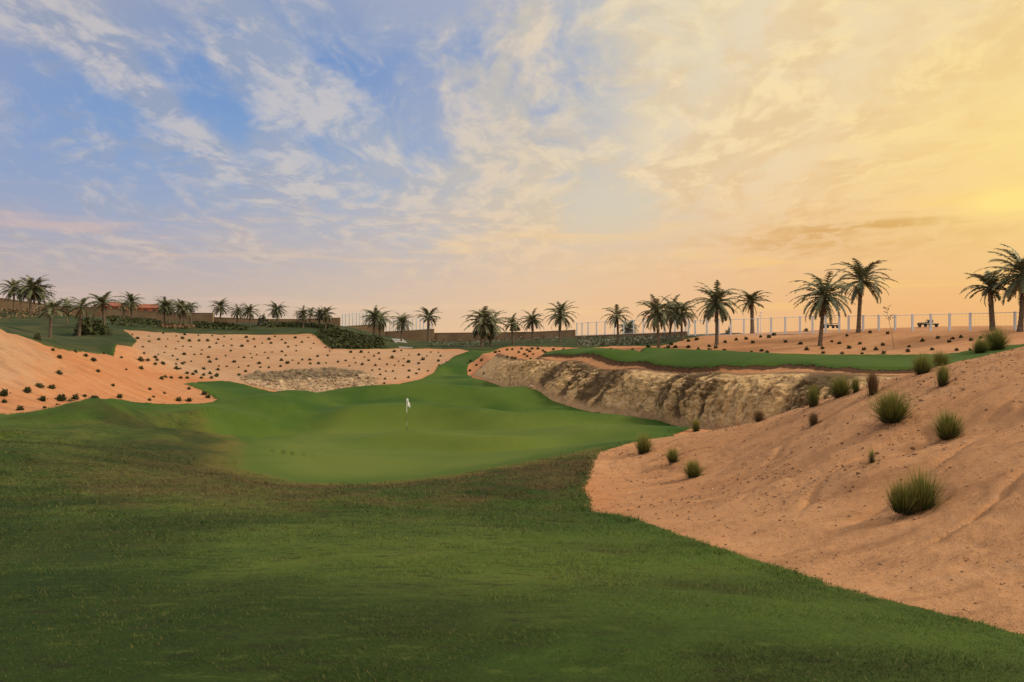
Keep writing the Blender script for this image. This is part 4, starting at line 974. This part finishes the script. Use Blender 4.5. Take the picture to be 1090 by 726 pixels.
for k, a in enumerate([
 (685,481,24,0.95,TUS[0],DRY[0],'round green tussock, the nearest to the putting green at the foot of the sand hill'),
 (716,492,17,0.95,TUS[1],DRY[1],'small dark tussock between two others at the foot of the sand hill'),
 (738,508,22,1.0,TUS[2],DRY[0],'dark tussock lowest of the three at the foot of the sand hill'),
 (741,460,17,0.8,TUSS[0],None,'narrow yellow-tipped tussock on the hill edge against the turf below the cliff'),
 (780,453,11,0.8,TUSS[1],None,'tiny green tuft on the hill edge in front of the tan cliff'),
 (808,448,15,1.0,BRN[0],None,'brown withered tussock on the hill edge in front of the cliff'),
 (819,440,6,1.2,TUS[3],None,'very small dark tuft just right of the brown withered tussock'),
 (866,432,25,0.75,TUSS[0],DRY[1],'upright oval green tussock on the hill edge before the dark end of the cliff'),
 (866,451,16,1.0,BRN[1],None,'small reddish brown dry tussock below the upright oval green one'),
 (895,421,26,1.0,TUS[1],DRY[0],'wide yellow-green tussock on the hill edge with a small one at its side'),
 (911,417,18,0.7,TUSS[1],None,'small tussock at the right side of the wide yellow-green one'),
 (929,420,29,0.7,BRN[1],None,'tall slender straw-brown tuft on the hill edge'),
 (950,447,37,1.1,TUS[3],DRY[1],'large full tussock with yellow tips in the middle of the hill'),
 (1009,461,33,0.95,TUS[2],DRY[0],'dark flaring tussock right of the large full one'),
 (982,397,25,1.0,TUS[0],DRY[1],'round tussock on the upper hill edge with two others close by'),
 (1001,389,19,1.0,TUS[1],DRY[0],'yellowish tussock behind two others on the upper hill edge'),
 (1004,409,25,0.8,TUSS[0],DRY[1],'dense narrow dark green tussock, lowest of the three on the upper hill edge'),
 (1044,378,18,1.0,TUS[2],None,'lower left half of the double bush on the hill crest'),
 (1060,374,26,1.0,TUS[3],DRY[0],'tall right half of the double bush on the hill crest before the stout palm'),
 (928,492,19,0.8,TWEED,None,'thin sparse green tuft alone in the middle of the bare sand'),
 (974,541,52,0.80,TUS2,DRY[0],'biggest and nearest tussock with two lobes, low on the sand hill'),
]):
    tussock(*a)

lv = []; lt = []
for X, Y, r_ in LIT:
    for k in range(70):
        a = random.uniform(0, 6.28); q_ = abs(random.gauss(0, 0.75))+0.25; x0, y0 = X+math.cos(a)*r_*q_, Y+math.sin(a)*r_*q_
        lv.append((x0, y0, random.uniform(0, 6.28), random.uniform(0.03, 0.16), random.uniform(0.003, 0.009)*max(1, Y/12))); lt.append(random.uniform(0, 0.8))
lv = np.array(lv); z0 = Hs(lv[:, 0], lv[:, 1]); dx_, dy_ = np.cos(lv[:, 2])*lv[:, 3], np.sin(lv[:, 2])*lv[:, 3]; z1 = Hs(lv[:, 0]+dx_, lv[:, 1]+dy_)
nxv, nyv = -np.sin(lv[:, 2])*lv[:, 4], np.cos(lv[:, 2])*lv[:, 4]
Vl = np.stack([np.stack([lv[:, 0]-nxv, lv[:, 1]-nyv, z0+0.008], 1), np.stack([lv[:, 0]+nxv, lv[:, 1]+nyv, z0+0.012], 1), np.stack([lv[:, 0]+dx_, lv[:, 1]+dy_, z1+0.025], 1)], 1)
tag(link_mesh('dry_litter', mesh_np('dry_litter', Vl.reshape(-1, 3), np.arange(len(Vl)*3).reshape(-1, 3), MATS['tussock_dry'], False, dict(tint=np.repeat(lt, 3)))),
    'dry grass litter lying on the sand round the tussocks', 'litter', kind='stuff')

# ------------------------------------------------------------------ small round shrubs
m, t, b = new_mat('shrub_leaf', 0.8, 0.15)
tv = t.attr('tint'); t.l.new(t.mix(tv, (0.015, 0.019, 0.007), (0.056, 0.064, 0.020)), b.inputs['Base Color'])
def shrub_mesh(seed, n=150, flat=0.85, leaf=0.12):
    rs = np.random.default_rng(seed)
    v = rs.normal(size=(n, 3)); v /= np.linalg.norm(v, axis=1)[:, None]; v[:, 2] = np.abs(v[:, 2])*1.05-0.12
    lump = 0.75+0.35*np.sin(v[:, 0]*4+seed)*np.sin(v[:, 1]*5+2*seed)+rs.uniform(-0.2, 0.15, n)
    c = v*lump[:, None]*np.array([0.42, 0.42, flat*0.80]) + np.array([0, 0, 0.10]); c *= rs.uniform(0.55, 1.0, (n, 1))**0.5
    a = rs.normal(size=(n, 3)); a /= np.linalg.norm(a, axis=1)[:, None]; bb = np.cross(a, v+0.01); bb /= np.linalg.norm(bb, axis=1)[:, None]+1e-9
    L = leaf*rs.uniform(0.7, 1.4, (n, 1))
    vs = np.stack([c-a*L, c+bb*L*.55, c+a*L, c-bb*L*.55], 1)
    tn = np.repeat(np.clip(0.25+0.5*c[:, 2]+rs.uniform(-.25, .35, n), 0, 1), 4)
    return mesh_np('small_shrub', vs.reshape(-1, 3), np.arange(n*4).reshape(-1, 4), MATS['shrub_leaf'], False, dict(tint=tn))
SHR = [shrub_mesh(200+k) for k in range(6)]
def shrub_at(X, Y, hm, wf, label, group, k, sink=0.02):
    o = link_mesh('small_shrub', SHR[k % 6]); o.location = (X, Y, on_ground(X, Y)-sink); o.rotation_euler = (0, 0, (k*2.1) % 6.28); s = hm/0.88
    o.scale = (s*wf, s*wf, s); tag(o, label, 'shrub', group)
GLM = 'shrubs on the orange sand mound at the left'
named = [
 (4,421,11,1.0,'large brownish shrub at the very left edge of the mound'),
 (4,430,6,1.0,'small shrub just under the large brownish one at the left edge'),
 (21,437,9,1.0,'lone round shrub lowest on the mound near the left edge'),
 (29,418,9,1.0,'tall dark shrub left of the two flat ones on the mound'),
 (42,412,6,1.7,'wide flat shrub on the mound at the start of its slope'),
 (55,413,6,1.4,'small flat shrub right of the wide flat one on the mound'),
 (45,427,9,1.0,'dark round shrub left of the big pair on the mound'),
 (47,437,4,1.2,'tiny tuft under the dark round shrub on the mound'),
 (61,435,7,1.0,'round shrub just left of the biggest shrub on the mound'),
 (65,427,10,1.25,'wide green shrub above the biggest shrub on the mound'),
 (76,434,11,1.05,'biggest shrub at the foot of the mound close to the turf'),
 (80,426,8,1.0,'shrub directly above and right of the biggest one'),
 (90,423,4,1.3,'small flat shrub between the biggest one and the broad green one'),
 (100,425,6,1.6,'broad green shrub right at the turf point of the mound'),
 (127,424,7,1.1,'lone round shrub just above the turf edge right of the turf point'),
 (63,381,6,1.1,'upper round shrub below the grass hill on the mound'),
 (63,398,6,1.2,'dark shrub with a shadowed scrape halfway up the mound'),
]
for k, (px, yb, hp, wf, lab) in enumerate(named):
    X, Y, Z = cast([(px, yb)])[0]; shrub_at(X, Y, hp/F*Y, wf, lab, GLM, k)
rest_l = [(91,379,5),(99,384,6),(104,396,5),(56,373,4),(80,375,4),(120,411,4),(134,394,3),(159,415,4),(163,423,4),(159,428,4),(175,420,3),(190,427,6),(201,429,6),(217,421,6),(221,425,6),(201,415,4),
 (150,384,6),(150,393,5),(165,381,4),(157,384,4),(165,388,4),(174,388,4),(188,393,5),(194,388,4),(199,398,4),(205,399,4),(208,396,4),(172,404,5),(176,402,4),(182,403,4),(192,403,4),(199,403,4),(214,403,4),(225,403,4),(230,401,4),(110,377,3),(129,381,3)]
for k, (px, yb, hp) in enumerate(rest_l):
    X, Y, Z = cast([(px, yb)])[0]; shrub_at(X, Y, hp*1.05/F*Y, 1.1, 'small dark shrub scattered on the right part of the orange sand mound', 'scattered shrubs on the right part of the orange mound', k)
def zoomed(lst, sc, ox, oy): return [(ox+a/sc, oy+b_/sc) for a, b_ in lst]
strip = zoomed([(15,62),(65,92),(130,100),(155,45),(157,125),(225,120),(227,140),(265,90),(297,98),(310,143),(330,65),(340,118),(385,100),(403,125),(395,142),(430,52),(455,125),(485,105),(487,140),(505,55),(597,112),(593,133),(655,88),(697,125),(720,75),(770,92),(785,78),(803,128),(820,72),(865,85),(860,130),(905,75)], 4.04, 820, 340)
strip += zoomed([(15,550),(65,505),(75,565),(140,545),(138,570),(178,552),(228,570),(235,520),(300,505),(360,500),(397,522),(390,578),(450,570),(485,585),(445,488),(495,490)], 5.58, 730, 270)
strip += zoomed([(290,592),(333,600),(415,605),(460,597),(580,600),(590,575),(710,583),(735,572),(790,570),(760,550),(893,570),(893,522),(955,510)], 7.26, 610, 290)
for k, (px, yb) in enumerate(strip):
    X, Y, Z = cast([(px, yb+1.8)])[0]; shrub_at(X, Y, random.uniform(3.6, 5.2)/F*Y, 1.1, 'small dark shrub dotting the brown sand strip before the long fence', 'shrubs on the sand strip before the long fence', k)
knob = zoomed([(205,637),(210,577),(253,597),(290,563),(293,620),(308,662),(390,505),(418,500),(475,487),(513,485),(480,540),(512,545),(533,550),(565,575),(595,583),(628,597),(688,597),(560,505),(600,520),(620,535),(645,552),(665,520),(640,500),(735,495),(750,505),(620,490),(810,485),(885,485),(700,480),(580,480),(655,480)], 6.81, 470, 300)
for k, (px, yb) in enumerate(knob):
    X, Y, Z = cast([(px, yb+1.5)])[0]; shrub_at(X, Y, random.uniform(3.0, 4.0)/F*Y, 1.05, 'small dark shrub on the sandy shoulder at the left end of the cliff', 'shrubs on the sandy shoulder by the grass path', k)
slope_px = np.array([(131,352.5),(240,358),(334,357.5),(345,366),(352,373.5),(424,373),(492,374),(470,391),(420,410),(395,414),(410,402),(385,392),(330,389),(270,394),(250,402),(215,401),(185,392),(152,380),(145,366)])
cand = RNG.uniform((125, 350), (495, 416), (9000, 2)); cand = cand[poly_sd(slope_px, cand[:, 0], cand[:, 1]) > 0.5]
pick = []
for q in cand:
    if all((q[0]-r_[0])**2*0.55+(q[1]-r_[1])**2*1.6 > 27 for r_ in pick): pick.append(q)
    if len(pick) >= 154: break
W3 = cast(pick)
for k, (X, Y, Z) in enumerate(W3):
    shrub_at(X, Y, (1.7+2.6*random.random()**1.8+0.8*max(0, (pick[k][1]-360)/40))/F*Y, 1.1, 'tiny dark shrub planted on the wide pale sand slope', 'shrubs planted over the wide pale sand slope', k)
print('SHRUBS', len(named)+len(rest_l)+len(strip)+len(knob)+len(pick))

# ------------------------------------------------------------------ bushes, cover and odd things on the bank
m, t, b = new_mat('bush_leaf', 0.8, 0.15)
tv = t.attr('tint'); n1 = t.noise(pos(t), 0.8, 2); t.l.new(t.mix(t.m('ADD', t.m('MULTIPLY', tv, 0.6), t.m('MULTIPLY', n1, 0.4)), (0.022, 0.032, 0.012), (0.080, 0.088, 0.034)), b.inputs['Base Color'])
m, t, b = new_mat('bush_grey', 0.8, 0.15); tv = t.attr('tint'); t.l.new(t.mix(tv, (0.09, 0.10, 0.065), (0.20, 0.20, 0.135)), b.inputs['Base Color'])
m, t, b = new_mat('brush', 0.9, 0.1); tv = t.attr('tint'); t.l.new(t.mix(tv, (0.022, 0.018, 0.014), (0.07, 0.055, 0.04)), b.inputs['Base Color'])
BUSH = {}
def bush(px, yb, hp, wf, mat, label, name='bush', cat='bush', d=None, flat=1.0):
    if d is None: X, Y, Z = cast([(px, yb)])[0]
    else: X, Y = XY(px, d); Z = P3(px, yb, d)[2]
    if (mat, flat) not in BUSH:
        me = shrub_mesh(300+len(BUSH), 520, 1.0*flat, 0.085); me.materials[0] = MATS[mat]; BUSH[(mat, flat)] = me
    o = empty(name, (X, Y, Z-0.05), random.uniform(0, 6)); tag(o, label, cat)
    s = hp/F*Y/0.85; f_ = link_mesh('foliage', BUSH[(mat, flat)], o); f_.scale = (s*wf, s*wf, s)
    st = MB()
    for k in range(4): st.tube([(0, 0, -0.1), (math.cos(k*1.7)*s*.2, math.sin(k*1.7)*s*.2, s*0.5)], [0.05*s, 0.02*s], 5)
    st.build('stem', MATS['palm_trunk'], o)
bush(92,358,27,0.85,'bush_leaf','large round olive bush beside the sparse palm with one raised frond')
bush(103,353,17,1.0,'bush_leaf','dark bush between the round olive bush and the thick-based palm')
bush(111,358,17,0.85,'bush_leaf','green cone-shaped growth round the foot of the sparse palm on the hill')
bush(40,363,12,0.75,'bush_leaf','small olive bush on the lower left of the grass hill')
bush(280,347,13,1.1,'bush_grey','small grey bush against the long wall, right of the bushy palm')
bush(548,352,10,1.3,'bush_grey','round grey-green bush behind the umbrella-shaped palm', d=158)
bush(776,357,9,1.0,'bush_grey','small pale round bush at the fence, right of the wide regular palm', d=124)
m, t, b = new_mat('dark_paint', 0.5, 0.4); n1 = t.noise(pos(t), 2.0, 3); t.l.new(t.mix(n1, (0.020, 0.020, 0.022), (0.05, 0.048, 0.045)), b.inputs['Base Color'])
m, t, b = new_mat('rubber', 0.9, 0.1); b.inputs['Base Color'].default_value = (0.018, 0.018, 0.018, 1)
def cart(px, yb, d, label, name, cat, seat=True):
    X, Y = XY(px, d); Z = max(P3(px, yb, d)[2], on_ground(X, Y)+0.05); o = empty(name, (X, Y, Z), 0.15); tag(o, label, cat)
    q = MB(); q.box((0, 0, 0.50), (2.9, 1.25, 0.22), 0, 0.06); q.box((-1.05, 0, 0.66), (0.7, 1.15, 0.14), 0, 0.05); q.build('body', MATS['dark_paint'], o)
    for sx in (-0.95, 0.95):
        for sy in (-0.62, 0.62):
            w = MB(); w.tube([(sx, sy-0.1, 0.24), (sx, sy+0.1, 0.24)], 0.24, 14); w.build('wheel', MATS['rubber'], o)
    if seat:
        q = MB(); q.box((0.10, 0, 0.74), (0.55, 1.1, 0.14), 0, 0.05); q.box((0.40, 0, 0.98), (0.12, 1.1, 0.42), 0, 0.04); q.build('seat', MATS['dark_paint'], o)
        q = MB(); q.tube([(-0.75, -0.25, 0.60), (-0.42, -0.25, 1.12)], 0.03, 6); q.build('steering_column', MATS['dark_paint'], o)
        q = MB(); q.tube([(-0.42+0.1*math.sin(k*.52), -0.25+0.17*math.cos(k*.52), 1.12+0.1*math.sin(k*.52)) for k in range(13)], 0.02, 6); q.build('steering_wheel', MATS['rubber'], o)
    else:
        q = MB(); q.box((0, -0.60, 0.86), (2.8, 0.05, 0.10)); q.build('side_rail', MATS['dark_paint'], o)
        for sx in (-1.2, 0, 1.2):
            q = MB(); q.box((sx, -0.60, 0.71), (0.06, 0.05, 0.2)); q.build('side_post', MATS['dark_paint'], o)
cart(988, 353.6, 108, 'low dark open cart with a seat, parked behind the right fence', 'utility_cart', 'cart')
cart(884, 349.5, 121, 'flat dark trailer with a side rail behind the fence by the big dark palm', 'flat_trailer', 'trailer', False)

# ground cover: clumps of leaves over the bank
def cover(name, px_poly, n, hgt, label, mat='bush_leaf', leaf=0.35, patch=0.0):
    poly = cast(px_poly)[:, :2]; q = scatter(poly, n)
    if patch: q = q[fbm(q[:, 0]*.18, q[:, 1]*.18, 3, 91) > -patch]
    n = len(q); z_ = Hs(q[:, 0], q[:, 1]); hh = hgt*(0.35+0.9*np.clip(0.5+fbm(q[:, 0]*.5, q[:, 1]*.5, 3, 92), 0, 1))
    c = np.column_stack([q, z_+hh*RNG.uniform(0, 1, n)])
    a = RNG.normal(size=(n, 3)); a /= np.linalg.norm(a, axis=1)[:, None]; bb = np.cross(a, RNG.normal(size=(n, 3))); bb /= np.linalg.norm(bb, axis=1)[:, None]
    L = leaf*RNG.uniform(0.5, 1.3, (n, 1)); vs = np.stack([c-a*L, c+bb*L*.6, c+a*L, c-bb*L*.6], 1)
    tag(link_mesh(name, mesh_np(name, vs.reshape(-1, 3), np.arange(n*4).reshape(-1, 4), MATS[mat], False, dict(tint=np.repeat(RNG.uniform(0, 1, n), 4)))), label, 'ground cover', kind='stuff')
cover('ground_cover', [(336,357),(352,354),(375,356),(392,362),(403,362),(410,371),(400,372),(354,372),(346,366)], 4200, 0.55, 'dark low ground cover on the bank above the sand slope', leaf=0.28)
cover('ground_cover', [(112,340),(135,340),(172,346),(172,351),(140,350),(120,348)], 2400, 0.5, 'dark hedge-like cover on the bank under the red houses', leaf=0.3)
cover('ground_cover', [(205,344),(240,345),(262,350),(262,353),(205,350)], 1500, 0.45, 'dark cover strip before the step in the wall', leaf=0.3, patch=0.3)
cover('ground_cover', [(280,345.5),(335,347),(362,350),(360,353),(285,350)], 1600, 0.45, 'dark cover strip at the foot of the long wall', leaf=0.3, patch=0.4)
cover('ground_cover', [(448,369.5),(462,364),(500,362),(600,360.5),(604,366),(530,368),(495,371)], 4200, 0.6, 'grey-green cover along the foot of the middle wall', 'bush_grey', leaf=0.25, patch=0.15)
cover('ground_cover', [(614,362),(700,360),(730,359),(722,363),(690,367),(615,370)], 3200, 0.6, 'grey-green cover under the left part of the long fence', 'bush_grey', leaf=0.25, patch=0.3)
cover('planting_bed', [(0,331),(75,332),(80,338),(40,340),(0,341)], 2600, 0.5, 'reddish brown planting under the far left palm clump', 'dry_frond', leaf=0.22)
cover('planting_bed', [(170,346.5),(205,347.5),(207,351),(172,350.5)], 900, 0.4, 'reddish brown planting bed under the palm clump', 'dry_frond', leaf=0.22)

# bare sapling and light mast by the right fence
m, t, b = new_mat('pale_bark', 0.8, 0.2); b.inputs['Base Color'].default_value = (0.20, 0.17, 0.14, 1)
X, Y, Z = cast([(952, 371)])[0]; hs_ = (371-327)/F*Y
o = empty('sapling', (X, Y, Z)); tag(o, 'bare pale sapling leaning left at the fence, right of the tall palm', 'young tree')
mb = MB(); mb.tube([(0,0,-0.2),(-0.18*hs_*.3,0,hs_*.35),(-0.14*hs_,0,hs_*.75),(-0.2*hs_,0,hs_)], [0.035,0.03,0.02,0.008], 6)
mb.build('trunk', MATS['pale_bark'], o)
mb = MB(); rs = random.Random(5)
for k in range(16):
    u = rs.uniform(0.62, 1.0); c = Vector((-0.14*hs_*(u/.75), 0, hs_*u)); dv = Vector((rs.uniform(-1, 0.8), rs.uniform(-.7, .7), rs.uniform(0.2, 0.9))).normalized(); e = c+dv*rs.uniform(0.4, 0.9)
    mb.tube([c, e], [0.012, 0.006], 4)
    for q in range(5):
        l = c.lerp(e, rs.uniform(0.4, 1.0)); a = Vector((rs.uniform(-1,1), rs.uniform(-1,1), rs.uniform(-1,1))).normalized()*0.12; bb = Vector((rs.uniform(-1,1), rs.uniform(-1,1), rs.uniform(-1,1))).normalized()*0.06
        mb.add([l-a, l+bb, l+a, l-bb], [(0,1,2,3)])
mb.build('crown', MATS['pale_bark'], o)
X, Y = XY(810, 121); Z = P3(810, 357, 121)[2]
o = empty('light_mast', (X, Y, Z)); tag(o, 'slim light mast behind the fence, right of the club-shaped palm', 'light mast')
mb = MB(); mb.tube([(0,0,-1),(0,0,4.2)], [0.07,0.05], 8); mb.build('pole', MATS['fence_paint'], o)
mb = MB(); mb.box((0.05,0,4.1), (0.5,0.25,0.12), 0, 0.03); mb.box((-0.15,0,3.5), (0.35,0.25,0.2), 0, 0.03); mb.build('lamp_head', MATS['fence_paint'], o)
